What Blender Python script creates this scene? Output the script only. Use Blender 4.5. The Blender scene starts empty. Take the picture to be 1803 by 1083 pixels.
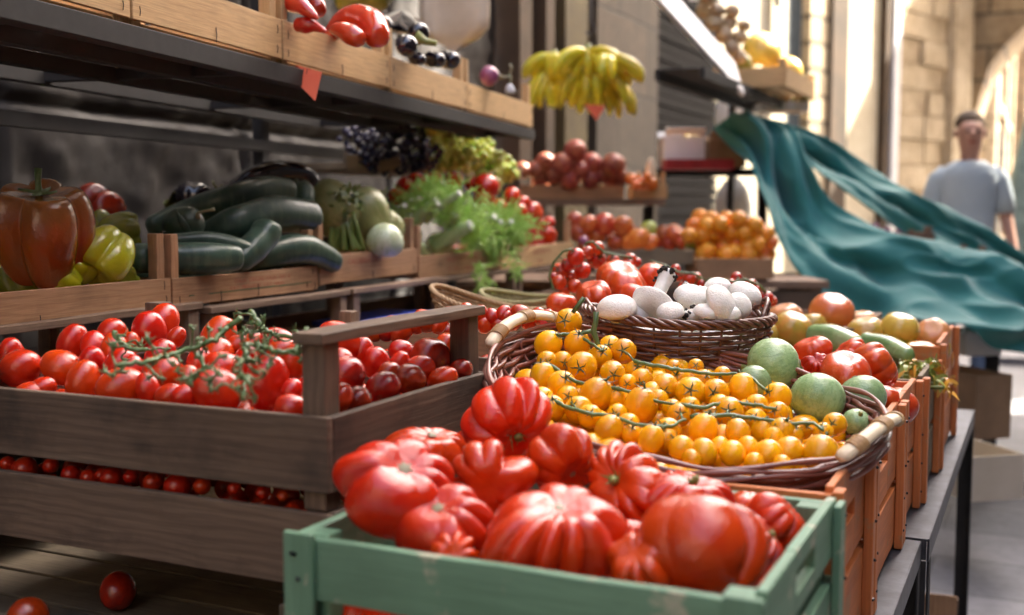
import bpy, math, random
import numpy as np
from mathutils import Vector, Matrix, Quaternion
random.seed(7); RNG = np.random.default_rng(7)
C = bpy.context.scene
COL = C.collection
pi = math.pi

# ------------------------------------------------------------------ camera
FPX, CX, CY, CAMH = 2000.0, 901.5, 541.5, 1.22
PITCH = math.radians(4.958); YAW = math.radians(25.056)
Fh = Vector((-math.sin(YAW), math.cos(YAW), 0))
CF = Fh * math.cos(PITCH) + Vector((0, 0, -math.sin(PITCH)))
CR = Vector((math.cos(YAW), math.sin(YAW), 0))
CU = CR.cross(CF)
CAM = Vector((0, 0, CAMH))
cd = bpy.data.cameras.new('camera'); cam = bpy.data.objects.new('camera', cd); COL.objects.link(cam)
cam.matrix_world = Matrix(((CR.x, CU.x, -CF.x, 0), (CR.y, CU.y, -CF.y, 0), (CR.z, CU.z, -CF.z, CAMH), (0, 0, 0, 1)))
cd.sensor_width = 36; cd.lens = 36 * FPX / 1803; cd.clip_start = 0.05; cd.clip_end = 500
cd.dof.use_dof = True; cd.dof.focus_distance = 1.80; cd.dof.aperture_fstop = 2.9
C.camera = cam

# ------------------------------------------------------------------ light
SUN = Vector((0.45, 0.55, 0.70)).normalized()
elev = math.asin(SUN.z); azim = math.atan2(SUN.x, SUN.y)
w = bpy.data.worlds.new("World"); C.world = w; w.use_nodes = True
nt = w.node_tree; bg = nt.nodes['Background']; bg.inputs[1].default_value = 0.15
sky = nt.nodes.new('ShaderNodeTexSky'); sky.sky_type = 'NISHITA'; sky.sun_disc = False
sky.dust_density = 9; sky.ozone_density = 0; sky.air_density = .75; sky.sun_elevation = elev; sky.sun_rotation = azim
nt.links.new(sky.outputs[0], bg.inputs[0])
sl = bpy.data.lights.new('sun', 'SUN'); sl.energy = 4.4; sl.angle = math.radians(0.6); sl.color = (1, .93, .8)
so = bpy.data.objects.new('sun', sl); COL.objects.link(so)
so.rotation_euler = SUN.to_track_quat('Z', 'Y').to_euler(); so.location = (6, 4, 12)
C.view_settings.view_transform = 'Standard'; C.view_settings.look = 'None'
C.view_settings.exposure = 3.15; C.view_settings.gamma = 1
C.cycles.max_bounces = 6; C.cycles.diffuse_bounces = 4; C.cycles.glossy_bounces = 3
C.cycles.use_denoising = True; C.cycles.sample_clamp_indirect = 8

# ------------------------------------------------------------------ helpers
def ray(u, v): return CF + (u - CX) / FPX * CR - (v - CY) / FPX * CU
def at(u, v, D): return CAM + D * ray(u, v)
def dep(p): return (Vector(p) - CAM).dot(CF)
def proj(p):
    d = Vector(p) - CAM; z = d.dot(CF); return CX + FPX * d.dot(CR) / z, CY - FPX * d.dot(CU) / z
def vpl(u, v, A, B):
    r = ray(u, v); n = Vector((-(B[1] - A[1]), B[0] - A[0], 0))
    return CAM + r * (n.dot(Vector((A[0], A[1], 0))) / n.dot(r))

def tag(o, label=None, cat=None, group=None, kind=None):
    if label: o['label'] = label
    if cat: o['category'] = cat
    if group: o['group'] = group
    if kind: o['kind'] = kind
    return o
def thing(name, loc, rz, label, cat, group=None):
    o = bpy.data.objects.new(name, None); COL.objects.link(o); o.empty_display_size = .05
    o.location = loc; o.rotation_euler = (0, 0, rz); return tag(o, label, cat, group)
def link(name, me, parent=None, loc=(0, 0, 0), rot=None, sc=(1, 1, 1)):
    o = bpy.data.objects.new(name, me); COL.objects.link(o); o.location = loc
    if rot is not None:
        o.rotation_mode = 'QUATERNION'; o.rotation_quaternion = rot
    o.scale = (sc, sc, sc) if isinstance(sc, (int, float)) else sc
    if parent: o.parent = parent
    return o

class MB:
    def __init__(s): s.v = []; s.f = []; s.g = []; s.m = []
    def add(s, vs, fs, gs=None, mi=0):
        n = len(s.v); s.v += [tuple(x) for x in vs]; s.f += [tuple(i + n for i in f) for f in fs]
        s.g += [tuple(x) for x in (gs if gs is not None else vs)]; s.m += [mi] * len(fs)
    def plank(s, a, b, w, t, up=(0, 0, 1), ch=.0012, seg=6, warp=.0006, mi=0):
        """board from a to b, w wide along up, t thick across"""
        a = Vector(a); b = Vector(b); d = b - a; L = d.length; d.normalize(); up = Vector(up)
        side = d.cross(up).normalized(); up = side.cross(d).normalized()
        ch = min(ch, w * .3, t * .3); off = Vector((random.uniform(0, 50), random.uniform(0, 50), random.uniform(0, 50)))
        st = [(0, ch)] + [(L * k / seg if 0 < k < seg else (ch if k == 0 else L - ch), 0) for k in range(seg + 1)] + [(L, ch)]
        vs = []; gs = []
        for (q, ins) in st:
            jw = random.uniform(-warp, warp); jt = random.uniform(-warp, warp)
            W = w / 2 - ins; T = t / 2 - ins
            for (x, y) in ((-W + ch, -T), (W - ch, -T), (W, -T + ch), (W, T - ch), (W - ch, T), (-W + ch, T), (-W, T - ch), (-W, -T + ch)):
                vs.append(a + d * q + up * (x + jw) + side * (y + jt)); gs.append(Vector((q, x, y)) + off)
        fs = []; n = len(st)
        for i in range(n - 1):
            for j in range(8):
                k = (j + 1) % 8; fs.append((i * 8 + j, i * 8 + k, i * 8 + 8 + k, i * 8 + 8 + j))
        fs.append(tuple(range(7, -1, -1))); fs.append(tuple((n - 1) * 8 + j for j in range(8)))
        s.add(vs, fs, gs, mi)
    def tube(s, pts, rad, n=8, closed=False, mi=0, flat=1.0):
        pts = [Vector(p) for p in pts]; N = len(pts)
        if not hasattr(rad, '__len__'): rad = [rad] * N
        vs = []; gs = []; ref = Vector((0.13, 0.21, 1)); L = 0; off = Vector((random.uniform(0, 50), random.uniform(0, 50), 0))
        prev = None
        for i, p in enumerate(pts):
            if closed: d = pts[(i + 1) % N] - pts[i - 1]
            else: d = pts[min(i + 1, N - 1)] - pts[max(i - 1, 0)]
            if d.length < 1e-9: d = Vector((0, 0, 1))
            d.normalize()
            if prev is None or closed:
                a = d.cross(ref)
                if a.length < .05: a = d.cross(Vector((1, 0, 0)))
            else: a = prev - d * prev.dot(d)
            a.normalize(); prev = a; b = d.cross(a)
            if i: L += (p - pts[i - 1]).length
            for k in range(n):
                t = 2 * pi * k / n; vs.append(p + (a * math.cos(t) + b * math.sin(t) * flat) * rad[i]); gs.append(Vector((L, math.cos(t) * .01, math.sin(t) * .01)) + off)
        fs = []
        for i in range(N if closed else N - 1):
            j = (i + 1) % N
            for k in range(n):
                l = (k + 1) % n; fs.append((i * n + k, i * n + l, j * n + l, j * n + k))
        if not closed: fs.append(tuple(range(n - 1, -1, -1))); fs.append(tuple((N - 1) * n + k for k in range(n)))
        s.add(vs, fs, gs, mi)
    def box(s, c, size, mi=0):
        x, y, z = size[0] / 2, size[1] / 2, size[2] / 2; c = Vector(c)
        if size[0] >= size[2] and size[0] >= size[1]: s.plank(c - Vector((x, 0, 0)), c + Vector((x, 0, 0)), size[2], size[1], seg=1, warp=0, mi=mi)
        elif size[1] >= size[2]: s.plank(c - Vector((0, y, 0)), c + Vector((0, y, 0)), size[2], size[0], seg=1, warp=0, mi=mi)
        else: s.plank(c - Vector((0, 0, z)), c + Vector((0, 0, z)), size[0], size[1], up=(1, 0, 0), seg=1, warp=0, mi=mi)
    def mesh(s, name, mats, smooth=False):
        me = bpy.data.meshes.new(name); me.from_pydata(s.v, [], s.f); me.update()
        at_ = me.attributes.new('g', 'FLOAT_VECTOR', 'POINT')
        at_.data.foreach_set('vector', np.array(s.g, dtype=np.float32).ravel())
        for m in (mats if isinstance(mats, (list, tuple)) else [mats]): me.materials.append(m)
        if any(s.m): me.polygons.foreach_set('material_index', s.m)
        if smooth: me.polygons.foreach_set('use_smooth', [True] * len(me.polygons))
        return me
    def build(s, name, mats, parent=None, smooth=False, loc=(0, 0, 0)): return link(name, s.mesh(name, mats, smooth), parent, loc)

def surf(fn, nt=28, nph=36):
    """closed sphere-topology surface; fn(theta, phi) -> xyz arrays"""
    th = np.linspace(0, pi, nt + 1)[1:-1]; ph = np.linspace(0, 2 * pi, nph, endpoint=False)
    T, P = np.meshgrid(th, ph, indexing='ij'); x, y, z = fn(T, P)
    vs = np.stack([x, y, z], -1).reshape(-1, 3)
    a = np.array(fn(np.array([[1e-4]]), np.array([[0.]]))).ravel(); b = np.array(fn(np.array([[pi - 1e-4]]), np.array([[0.]]))).ravel()
    a[:2] = 0 if abs(a[0]) < .05 else a[:2]; n = len(vs); vs = np.vstack([vs, a, b]); fs = []
    R = nt - 1
    for i in range(R - 1):
        for j in range(nph):
            k = (j + 1) % nph; fs.append((i * nph + j, (i + 1) * nph + j, (i + 1) * nph + k, i * nph + k))
    for j in range(nph):
        k = (j + 1) % nph; fs.append((n, j, k)); fs.append((n + 1, (R - 1) * nph + k, (R - 1) * nph + j))
    return vs.tolist(), fs
def surf_mesh(name, fn, mat, nt=28, nph=36):
    m = MB(); v, f = surf(fn, nt, nph); m.add(v, f); return m.mesh(name, mat, True)

# ------------------------------------------------------------------ materials
class NT:
    def __init__(s, name):
        s.m = bpy.data.materials.new(name); s.m.use_nodes = True; s.t = s.m.node_tree; s.b = s.t.nodes['Principled BSDF']
    def n(s, typ, **k):
        nd = s.t.nodes.new(typ)
        for a, b in k.items():
            if a.startswith('i_'):
                key = a[2:]; nd.inputs[int(key) if key.isdigit() else key].default_value = b
            else: setattr(nd, a, b)
        return nd
    def l(s, a, b): s.t.links.new(a, b)
    def ramp(s, fac, stops):
        r = s.n('ShaderNodeValToRGB'); e = r.color_ramp.elements
        e[0].position = stops[0][0]; e[0].color = (*stops[0][1], 1); e[1].position = stops[-1][0]; e[1].color = (*stops[-1][1], 1)
        for p, c in stops[1:-1]: q = e.new(p); q.color = (*c, 1)
        s.l(fac, r.inputs[0]); return r.outputs[0]
    def noise(s, vec, scale, detail=3, rough=.5, dist=0):
        nd = s.n('ShaderNodeTexNoise', i_Scale=scale, i_Detail=detail, i_Roughness=rough, i_Distortion=dist)
        if vec: s.l(vec, nd.inputs['Vector'])
        return nd.outputs[0]
    def mix(s, fac, a, b, blend='MIX'):
        nd = s.n('ShaderNodeMixRGB', blend_type=blend)
        for i, x in ((0, fac), (1, a), (2, b)):
            if hasattr(x, 'node'): s.l(x, nd.inputs[i])
            elif isinstance(x, (int, float)): nd.inputs[i].default_value = x
            else: nd.inputs[i].default_value = (*x, 1)
        return nd.outputs[0]
    def mapv(s, vec, scale=(1, 1, 1), loc=(0, 0, 0)):
        nd = s.n('ShaderNodeMapping'); nd.inputs['Scale'].default_value = scale; nd.inputs['Location'].default_value = loc; s.l(vec, nd.inputs[0]); return nd.outputs[0]
    def bump(s, h, st=.3, dist=.002):
        nd = s.n('ShaderNodeBump', i_Strength=st, i_Distance=dist); s.l(h, nd.inputs['Height']); s.l(nd.outputs[0], s.b.inputs['Normal'])
    def set(s, **k):
        for a, b in k.items():
            i = s.b.inputs[a.replace('_', ' ')]
            if hasattr(b, 'node'): s.l(b, i)
            elif isinstance(b, tuple) and len(b) == 3 and a in ('Base_Color', 'Emission_Color', 'Subsurface_Radius', 'Coat_Tint'): i.default_value = (*b, 1) if a != 'Subsurface_Radius' else b
            else: i.default_value = b
    def attr(s, name='g'): return s.n('ShaderNodeAttribute', attribute_name=name).outputs['Vector']
    def obj(s): return s.n('ShaderNodeTexCoord').outputs['Object']
    def rnd(s): return s.n('ShaderNodeObjectInfo').outputs['Random']

def wood(name, c1, c2, c3, rough=.75, knots=.5, grey=0.0, bump=.5, scale=1.0):
    t = NT(name); g = t.attr()
    st = t.mapv(g, (3 * scale, 60 * scale, 60 * scale)); n1 = t.noise(st, 1.2, 5, .6, .6)
    rings = t.n('ShaderNodeTexWave', wave_type='BANDS', bands_direction='Y', i_Scale=9 * scale, i_Distortion=7, i_Detail=2); rings.inputs['Detail Scale'].default_value = .8
    t.l(t.mapv(g, (.9, 3, 3)), rings.inputs['Vector'])
    base = t.ramp(n1, [(.25, c3), (.5, c1), (.75, c2)])
    base = t.mix(.35, base, t.ramp(rings.outputs['Fac'], [(.2, c3), (.6, c2)]), 'MIX')
    fine = t.noise(t.mapv(g, (14, 500, 500)), 1, 3, .6)
    base = t.mix(.55, base, t.ramp(fine, [(.3, tuple(x * .6 for x in c1)), (.62, tuple(min(1, x * 1.2) for x in c1))]), 'MIX')
    blot = t.noise(g, 9 * scale, 4, .6)
    base = t.mix(t.ramp(blot, [(.48, (0, 0, 0)), (.75, (knots,) * 3)]), base, tuple(x * .35 for x in c3))
    v = t.n('ShaderNodeTexVoronoi', i_Scale=1.0); t.l(t.mapv(g, (5, 12, 5)), v.inputs['Vector'])
    base = t.mix(t.ramp(v.outputs['Distance'], [(.05, (.8 * knots,) * 3), (.16, (0, 0, 0))]), base, tuple(x * .25 for x in c3))
    hsv = t.n('ShaderNodeHueSaturation'); mr = t.n('ShaderNodeMapRange', i_3=.78, i_4=1.22); t.l(t.rnd(), mr.inputs[0]); t.l(mr.outputs[0], hsv.inputs['Value']); t.l(base, hsv.inputs['Color'])
    t.set(Base_Color=hsv.outputs[0], Roughness=rough); t.bump(t.mix(.5, n1, fine), bump, .0015); return t.m
def painted(name, c, c2, bare, chip=.62, rough=.55):
    t = NT(name); g = t.attr(); n1 = t.noise(t.mapv(g, (4, 40, 40)), 1.3, 5, .6)
    base = t.ramp(n1, [(.3, c2), (.6, c)]); blot = t.noise(g, 14, 5, .65)
    base = t.mix(t.ramp(blot, [(chip, (0, 0, 0)), (chip + .05, (.9,) * 3)]), base, bare)
    fine = t.noise(t.mapv(g, (10, 350, 350)), 1, 3, .6)
    base = t.mix(.22, base, t.ramp(fine, [(.35, tuple(x * .3 for x in c2)), (.65, c)]))
    dirt = t.noise(g, 5, 4, .6); base = t.mix(t.ramp(dirt, [(.45, (0, 0, 0)), (.8, (.5,) * 3)]), base, tuple(x * .4 for x in c2))
    t.set(Base_Color=base, Roughness=rough); t.bump(t.mix(.5, fine, blot), .55, .0015); return t.m
def skin(name, c1, c2, rough=.2, coat=.3, var=.12, noise=6, sss=.12, spec=.5, specks=None, topc=None, dull=0.0, stripes=None, bump=.12, meter=False):
    """fruit or vegetable skin"""
    t = NT(name); o = t.obj(); r = t.rnd()
    sh = t.n('ShaderNodeVectorMath', operation='ADD'); t.l(o, sh.inputs[0]); cmb = t.n('ShaderNodeCombineXYZ')
    ml = t.n('ShaderNodeMath', operation='MULTIPLY', i_1=37.0); t.l(r, ml.inputs[0]); t.l(ml.outputs[0], cmb.inputs[0]); t.l(cmb.outputs[0], sh.inputs[1]); p = sh.outputs[0]
    MS = 12 if meter else 1; col = t.ramp(t.noise(p, noise / 4 * MS, 3), [(.35, c1), (.65, c2)])
    if topc:
        sx = t.n('ShaderNodeSeparateXYZ'); t.l(o, sx.inputs[0]); ad = t.n('ShaderNodeMath', operation='MULTIPLY_ADD', i_1=.5, i_2=0.0)
        t.l(t.noise(p, 3, 3), ad.inputs[0]); a2 = t.n('ShaderNodeMath', operation='ADD'); t.l(sx.outputs[2], a2.inputs[0]); t.l(ad.outputs[0], a2.inputs[1])
        col = t.mix(t.ramp(a2.outputs[0], [(topc[1], (0, 0, 0)), (topc[2], (1, 1, 1))]), col, topc[0])
    if stripes:
        wv = t.n('ShaderNodeTexNoise', i_Scale=1.0, i_Detail=3); t.l(t.mapv(p, stripes[1]), wv.inputs['Vector'])
        col = t.mix(t.ramp(wv.outputs[0], [(.5, (0, 0, 0)), (.62, (stripes[2],) * 3)]), col, stripes[0])
    if specks:
        v = t.n('ShaderNodeTexVoronoi', i_Scale=specks[1]); t.l(p, v.inputs['Vector'])
        col = t.mix(t.ramp(v.outputs['Distance'], [(specks[2] * .6, (.8,) * 3), (specks[2], (0, 0, 0))]), col, specks[0])
    hsv = t.n('ShaderNodeHueSaturation'); mr = t.n('ShaderNodeMapRange', i_3=1 - var, i_4=1 + var); t.l(r, mr.inputs[0]); t.l(mr.outputs[0], hsv.inputs['Value'])
    mh = t.n('ShaderNodeMapRange', i_3=.5, i_4=.5 + var * .07); rr = t.n('ShaderNodeMath', operation='FRACT'); t.l(ml.outputs[0], rr.inputs[0]); t.l(rr.outputs[0], mh.inputs[0]); t.l(mh.outputs[0], hsv.inputs['Hue'])
    t.l(col, hsv.inputs['Color'])
    ro = t.n('ShaderNodeMapRange', i_3=rough * .5, i_4=rough * 1.0 + dull); t.l(t.noise(p, 5 * MS, 4, .6), ro.inputs[0])
    t.set(Base_Color=hsv.outputs[0], Roughness=ro.outputs[0], Coat_Weight=coat, Coat_Roughness=rough * .3, Subsurface_Weight=sss, Subsurface_Radius=(.6, .15, .08), Subsurface_Scale=.01)
    t.b.inputs['Specular IOR Level'].default_value = spec
    t.bump(t.noise(p, 9 * MS, 4, .6), bump, .004 if meter else .05); return t.m
def plain(name, c, rough=.6, metal=0, noise=None, bump=.2, coat=0, c2=None, dist=.002):
    t = NT(name); o = t.obj(); c2 = c2 or tuple(x * .6 for x in c); n1 = t.noise(o, noise or 12, 5, .6)
    t.set(Base_Color=t.ramp(n1, [(.3, c2), (.65, c)]), Roughness=rough, Metallic=metal, Coat_Weight=coat); t.bump(n1, bump, dist); return t.m

M = {}
M['pale_wood'] = wood('pale_wood', (.56, .36, .17), (.66, .44, .22), (.42, .25, .11), knots=.12)
M['warm_wood'] = wood('warm_wood', (.40, .22, .11), (.52, .31, .17), (.26, .13, .06), knots=.45)
M['old_wood'] = wood('old_wood', (.20, .125, .08), (.27, .18, .12), (.11, .065, .04), knots=.5)
M['dark_wood'] = wood('dark_wood', (.115, .072, .044), (.21, .145, .095), (.05, .032, .021), knots=.8, rough=.7, bump=.7)
M['grey_wood'] = wood('grey_wood', (.27, .20, .12), (.38, .29, .18), (.14, .10, .06), knots=.5)
M['tray_wood'] = wood('tray_wood', (.11, .085, .052), (.15, .12, .08), (.06, .045, .025), knots=.6)
M['green_paint'] = painted('green_paint', (.150, .285, .175), (.105, .215, .125), (.46, .42, .30), chip=.575)
M['orange_paint'] = painted('orange_paint', (.68, .21, .055), (.52, .145, .035), (.42, .24, .11), chip=.60, rough=.6)
M['steel'] = plain('steel', (.10, .105, .12), .45, .7, 30, .2, c2=(.05, .05, .055))
M['steel_dark'] = plain('steel_dark', (.022, .020, .019), .75, 0, 30, .2)
M['staple'] = plain('staple', (.06, .055, .06), .4, .8)
M['tomato'] = skin('tomato', (.56, .010, .003), (.64, .026, .003), .16, .4, .14, sss=.03, spec=.5, topc=((.62, .07, .015), .82, 1.25))
M['beef'] = skin('beef', (.50, .009, .003), (.60, .022, .003), .12, .2, .14, sss=.02, spec=.5, stripes=((.60, .035, .006), (3.5, 3.5, 1.0), .35), specks=((.45, .10, .03), 26, .05))
M['plum'] = skin('plum', (.44, .004, .003), (.54, .012, .003), .16, .4, .16, sss=.03, spec=.5)
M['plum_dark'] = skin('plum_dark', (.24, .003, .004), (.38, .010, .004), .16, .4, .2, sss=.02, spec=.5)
M['cherry'] = skin('cherry', (.48, .005, .006), (.60, .012, .006), .17, .6, .18)
M['yellow_cherry'] = skin('yellow_cherry', (.88, .33, .002), (.92, .42, .003), .15, .3, .16, sss=.04, spec=.5)
M['orange_tomato'] = skin('orange_tomato', (.60, .15, .03), (.55, .22, .04), .25, .4, .12, topc=((.62, .13, .05), .3, .9))
M['amber_tomato'] = skin('amber_tomato', (.62, .27, .05), (.45, .30, .04), .25, .4, .12)
M['green_tomato'] = skin('green_tomato', (.32, .36, .03), (.22, .30, .03), .25, .4, .12, topc=((.55, .36, .06), -1.6, -.7))
M['rosy_tomato'] = skin('rosy_tomato', (.60, .22, .09), (.64, .28, .10), .28, .4, .1)
M['scarlet'] = skin('scarlet', (.66, .035, .010), (.70, .07, .012), .22, .45, .1)
M['courgette'] = skin('courgette', (.026, .060, .044), (.050, .100, .066), .40, .15, .15, noise=3, sss=.02, stripes=((.075, .12, .075), (70, 70, 16), .7), specks=((.26, .30, .22), 110, .10), dull=.15, meter=True)
M['round_courgette'] = skin('round_courgette', (.22, .34, .13), (.33, .46, .22), .33, .3, .18, sss=.05, specks=((.58, .66, .45), 22, .2), stripes=((.12, .22, .08), (9, 9, 1.4), .4), dull=.1)
M['pale_courgette'] = skin('pale_courgette', (.16, .27, .09), (.24, .36, .14), .35, .3, .1, stripes=((.36, .46, .22), (12, 12, 1), .7), meter=True)
M['aubergine'] = skin('aubergine', (.008, .006, .010), (.016, .010, .018), .14, .8, .2, sss=0, meter=True)
M['brown_pepper'] = skin('brown_pepper', (.27, .062, .012), (.38, .055, .010), .13, .5, .05, noise=4, sss=.0, topc=((.26, .095, .020), .3, 1.2))
M['yellow_pepper'] = skin('yellow_pepper', (.50, .46, .010), (.42, .44, .012), .18, .6, .1, noise=4)
M['lime_pepper'] = skin('lime_pepper', (.16, .20, .012), (.24, .24, .015), .25, .4, .1)
M['red_pepper'] = skin('red_pepper', (.52, .012, .008), (.60, .035, .01), .16, .7, .15, meter=True)
M['onion'] = skin('onion', (.24, .05, .13), (.34, .10, .18), .28, .3, .1)
M['melon'] = skin('melon', (.72, .42, .06), (.78, .52, .10), .4, .2, .1)
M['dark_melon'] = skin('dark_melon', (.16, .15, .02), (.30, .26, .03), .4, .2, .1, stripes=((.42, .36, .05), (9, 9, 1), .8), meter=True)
M['potato'] = skin('potato', (.42, .28, .16), (.50, .35, .22), .6, 0, .2)
M['banana'] = skin('banana', (.74, .52, .02), (.56, .50, .03), .4, .1, .2, topc=((.24, .30, .03), .33, .46), meter=True)
M['green_grape'] = skin('green_grape', (.60, .70, .12), (.70, .74, .20), .22, .4, .15, sss=.3)
M['black_grape'] = skin('black_grape', (.012, .012, .03), (.03, .025, .06), .3, .3, .3, sss=0)
M['peach'] = skin('peach', (.26, .035, .05), (.40, .10, .06), .55, 0, .3)
M['apple'] = skin('apple', (.42, .02, .02), (.50, .09, .03), .25, .4, .3)
M['green_apple'] = skin('green_apple', (.36, .40, .06), (.42, .42, .08), .28, .3, .15)
M['orange'] = skin('orange', (.80, .24, .012), (.86, .34, .02), .4, .2, .15, specks=None, bump=.3)
M['persimmon'] = skin('persimmon', (.72, .13, .03), (.78, .22, .04), .3, .3, .15)
M['mushroom'] = skin('mushroom', (.76, .71, .64), (.86, .83, .78), .55, .05, .06, sss=.1, specks=((.42, .30, .20), 5, .045), bump=.25)
M['soil'] = plain('soil', (.03, .022, .016), .95, 0, 120, .9, c2=(.008, .006, .005))
M['vine'] = skin('vine', (.07, .13, .04), (.13, .20, .07), .5, .1, .1, noise=40)
M['vine_dark'] = skin('vine_dark', (.05, .085, .03), (.09, .14, .055), .5, .1, .1, noise=40)
M['dry_stem'] = skin('dry_stem', (.20, .19, .10), (.28, .24, .15), .7, 0, .1, meter=True)
M['calyx_dark'] = skin('calyx_dark', (.02, .05, .015), (.04, .09, .02), .5, .1, .1)
M['olive_calyx'] = skin('olive_calyx', (.14, .17, .04), (.24, .25, .06), .6, .1, .1)
M['fennel_white'] = skin('fennel_white', (.52, .60, .38), (.62, .68, .50), .35, .3, .05, stripes=((.36, .48, .20), (12, 12, 1), .6))
M['fennel_stalk'] = skin('fennel_stalk', (.38, .54, .18), (.54, .64, .32), .35, .3, .1, stripes=((.44, .58, .28), (14, 14, 1), .5), meter=True)
M['cut_end'] = plain('cut_end', (.72, .74, .62), .5)
M['frond'] = skin('frond', (.34, .56, .08), (.46, .66, .14), .5, .1, .1, meter=True)
M['celery'] = skin('celery', (.10, .15, .03), (.17, .22, .05), .45, .2, .1, stripes=((.24, .30, .08), (16, 16, 1), .6), meter=True)
M['squash'] = skin('squash', (.30, .31, .13), (.24, .27, .09), .5, .1, .1, stripes=((.40, .38, .18), (8, 8, 1), .6))
M['flower_green'] = skin('flower_green', (.34, .40, .07), (.46, .44, .08), .5, .1, .2)
M['flower_orange'] = skin('flower_orange', (.62, .25, .03), (.70, .34, .05), .5, .1, .2)
def wicker_mat(name, c1, c2, rough, coat):
    t = NT(name); g = t.attr(); n1 = t.noise(t.mapv(g, (14, 200, 200)), 1, 4, .6)
    t.set(Base_Color=t.ramp(n1, [(.3, c1), (.7, c2)]), Roughness=rough, Coat_Weight=coat, Coat_Roughness=.3); t.bump(n1, .5, .001); return t.m
M['wicker'] = wicker_mat('wicker', (.065, .020, .012), (.20, .075, .045), .4, .5)
M['wicker_red'] = wicker_mat('wicker_red', (.12, .030, .020), (.32, .11, .075), .42, .4)
M['straw'] = wicker_mat('straw', (.26, .15, .07), (.46, .31, .16), .7, 0)
M['straw_pale'] = wicker_mat('straw_pale', (.22, .20, .08), (.40, .35, .16), .7, 0)
M['birch'] = wicker_mat('birch', (.70, .56, .36), (.80, .68, .48), .45, .2)
M['wrap'] = wicker_mat('wrap', (.42, .24, .10), (.60, .40, .20), .4, .3)
M['tag_orange'] = plain('tag_orange', (.75, .14, .06), .7, 0, 6, .05, c2=(.68, .11, .045))
M['tag_red'] = plain('tag_red', (.66, .045, .03), .7, 0, 6, .05, c2=(.6, .035, .025))
M['ink'] = plain('ink', (.03, .025, .03), .7)
M['red_print'] = plain('red_print', (.42, .09, .05), .8, c2=(.36, .12, .07))
M['green_print'] = plain('green_print', (.06, .13, .05), .8)
M['card'] = plain('card', (.60, .52, .40), .8, 0, 5, .1, c2=(.5, .42, .3))
M['brown_card'] = plain('brown_card', (.28, .17, .09), .85, 0, 5, .1)
M['white_card'] = plain('white_card', (.72, .72, .72), .7, 0, 5, .1, c2=(.62, .62, .63))
M['blue_plastic'] = plain('blue_plastic', (.015, .05, .40), .4)
M['red_plastic'] = plain('red_plastic', (.35, .02, .03), .4)
M['white_awning'] = plain('white_awning', (.80, .80, .78), .7, 0, 5, .1, c2=(.75, .75, .73))
t_ = NT('thin_awning'); tr = t_.n('ShaderNodeBsdfTranslucent'); tr.inputs[0].default_value = (.85, .84, .80, 1); mx = t_.n('ShaderNodeMixShader'); mx.inputs[0].default_value = .5; t_.set(Base_Color=(.85, .84, .80), Roughness=.8)
t_.l(t_.b.outputs[0], mx.inputs[1]); t_.l(tr.outputs[0], mx.inputs[2]); t_.l(mx.outputs[0], t_.t.nodes['Material Output'].inputs['Surface']); M['thin_awning'] = t_.m
M['board_grey'] = plain('board_grey', (.78, .77, .78), .5, 0, 6, .05, c2=(.70, .69, .70))
M['canvas'] = plain('canvas', (.62, .52, .40), .85, 0, 14, .3, c2=(.55, .45, .33))
def stone(name, c1, c2, c3, scale=3, joints=None, rough=.85, bump=.6, coord='Object', offs=.5):
    t = NT(name); o = t.n('ShaderNodeTexCoord').outputs[coord]; n1 = t.noise(o, scale, 8, .65); n2 = t.noise(o, scale * 9, 5, .6)
    base = t.ramp(n1, [(.3, c3), (.5, c1), (.7, c2)]); base = t.mix(.3, base, t.ramp(n2, [(.35, c3), (.65, c2)])); h = t.mix(.4, n1, n2)
    if joints:
        br = t.n('ShaderNodeTexBrick', offset=offs); br.inputs['Scale'].default_value = 1; br.inputs['Mortar Size'].default_value = joints[2]
        br.inputs['Brick Width'].default_value = joints[0]; br.inputs['Row Height'].default_value = joints[1]; br.inputs['Mortar Smooth'].default_value = .3
        br.inputs['Color1'].default_value = (.75, .75, .75, 1); br.inputs['Color2'].default_value = (1.15, 1.1, 1.05, 1); br.inputs['Mortar'].default_value = (.35, .35, .35, 1)
        t.l(t.mapv(o, (1, 1, 1)) if joints[3] == 'xy' else swz(t, o), br.inputs['Vector'])
        base = t.mix(1.0, base, br.outputs['Color'], 'MULTIPLY'); h = t.mix(.7, h, t.ramp(br.outputs['Fac'], [(0, (1, 1, 1)), (1, (0, 0, 0))]))
    t.set(Base_Color=base, Roughness=rough); t.bump(h, bump, .02); return t.m
def swz(t, o):
    s = t.n('ShaderNodeSeparateXYZ'); c = t.n('ShaderNodeCombineXYZ'); a = t.n('ShaderNodeMath', operation='ADD')
    t.l(o, s.inputs[0]); t.l(s.outputs[0], a.inputs[0]); t.l(s.outputs[1], a.inputs[1]); t.l(a.outputs[0], c.inputs[0]); t.l(s.outputs[2], c.inputs[1]); return c.outputs[0]
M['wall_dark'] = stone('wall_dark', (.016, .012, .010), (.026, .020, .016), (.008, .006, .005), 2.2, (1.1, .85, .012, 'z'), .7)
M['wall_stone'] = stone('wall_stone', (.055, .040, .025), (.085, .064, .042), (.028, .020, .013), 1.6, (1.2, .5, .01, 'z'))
M['facade_a'] = stone('facade_a', (.30, .21, .11), (.38, .28, .16), (.20, .13, .065), .8, (1.3, .45, .02, 'z'))
M['facade_b'] = stone('facade_b', (.30, .21, .11), (.44, .34, .20), (.16, .10, .05), 1.3, (.9, .4, .025, 'z'))
M['facade_d'] = stone('facade_d', (.58, .46, .29), (.70, .58, .40), (.40, .29, .16), 2.2, (.55, .26, .03, 'z'), bump=1.0)
M['facade_q'] = stone('facade_q', (.54, .42, .26), (.72, .60, .42), (.30, .21, .12), 3.0, None, bump=1.0)
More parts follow.
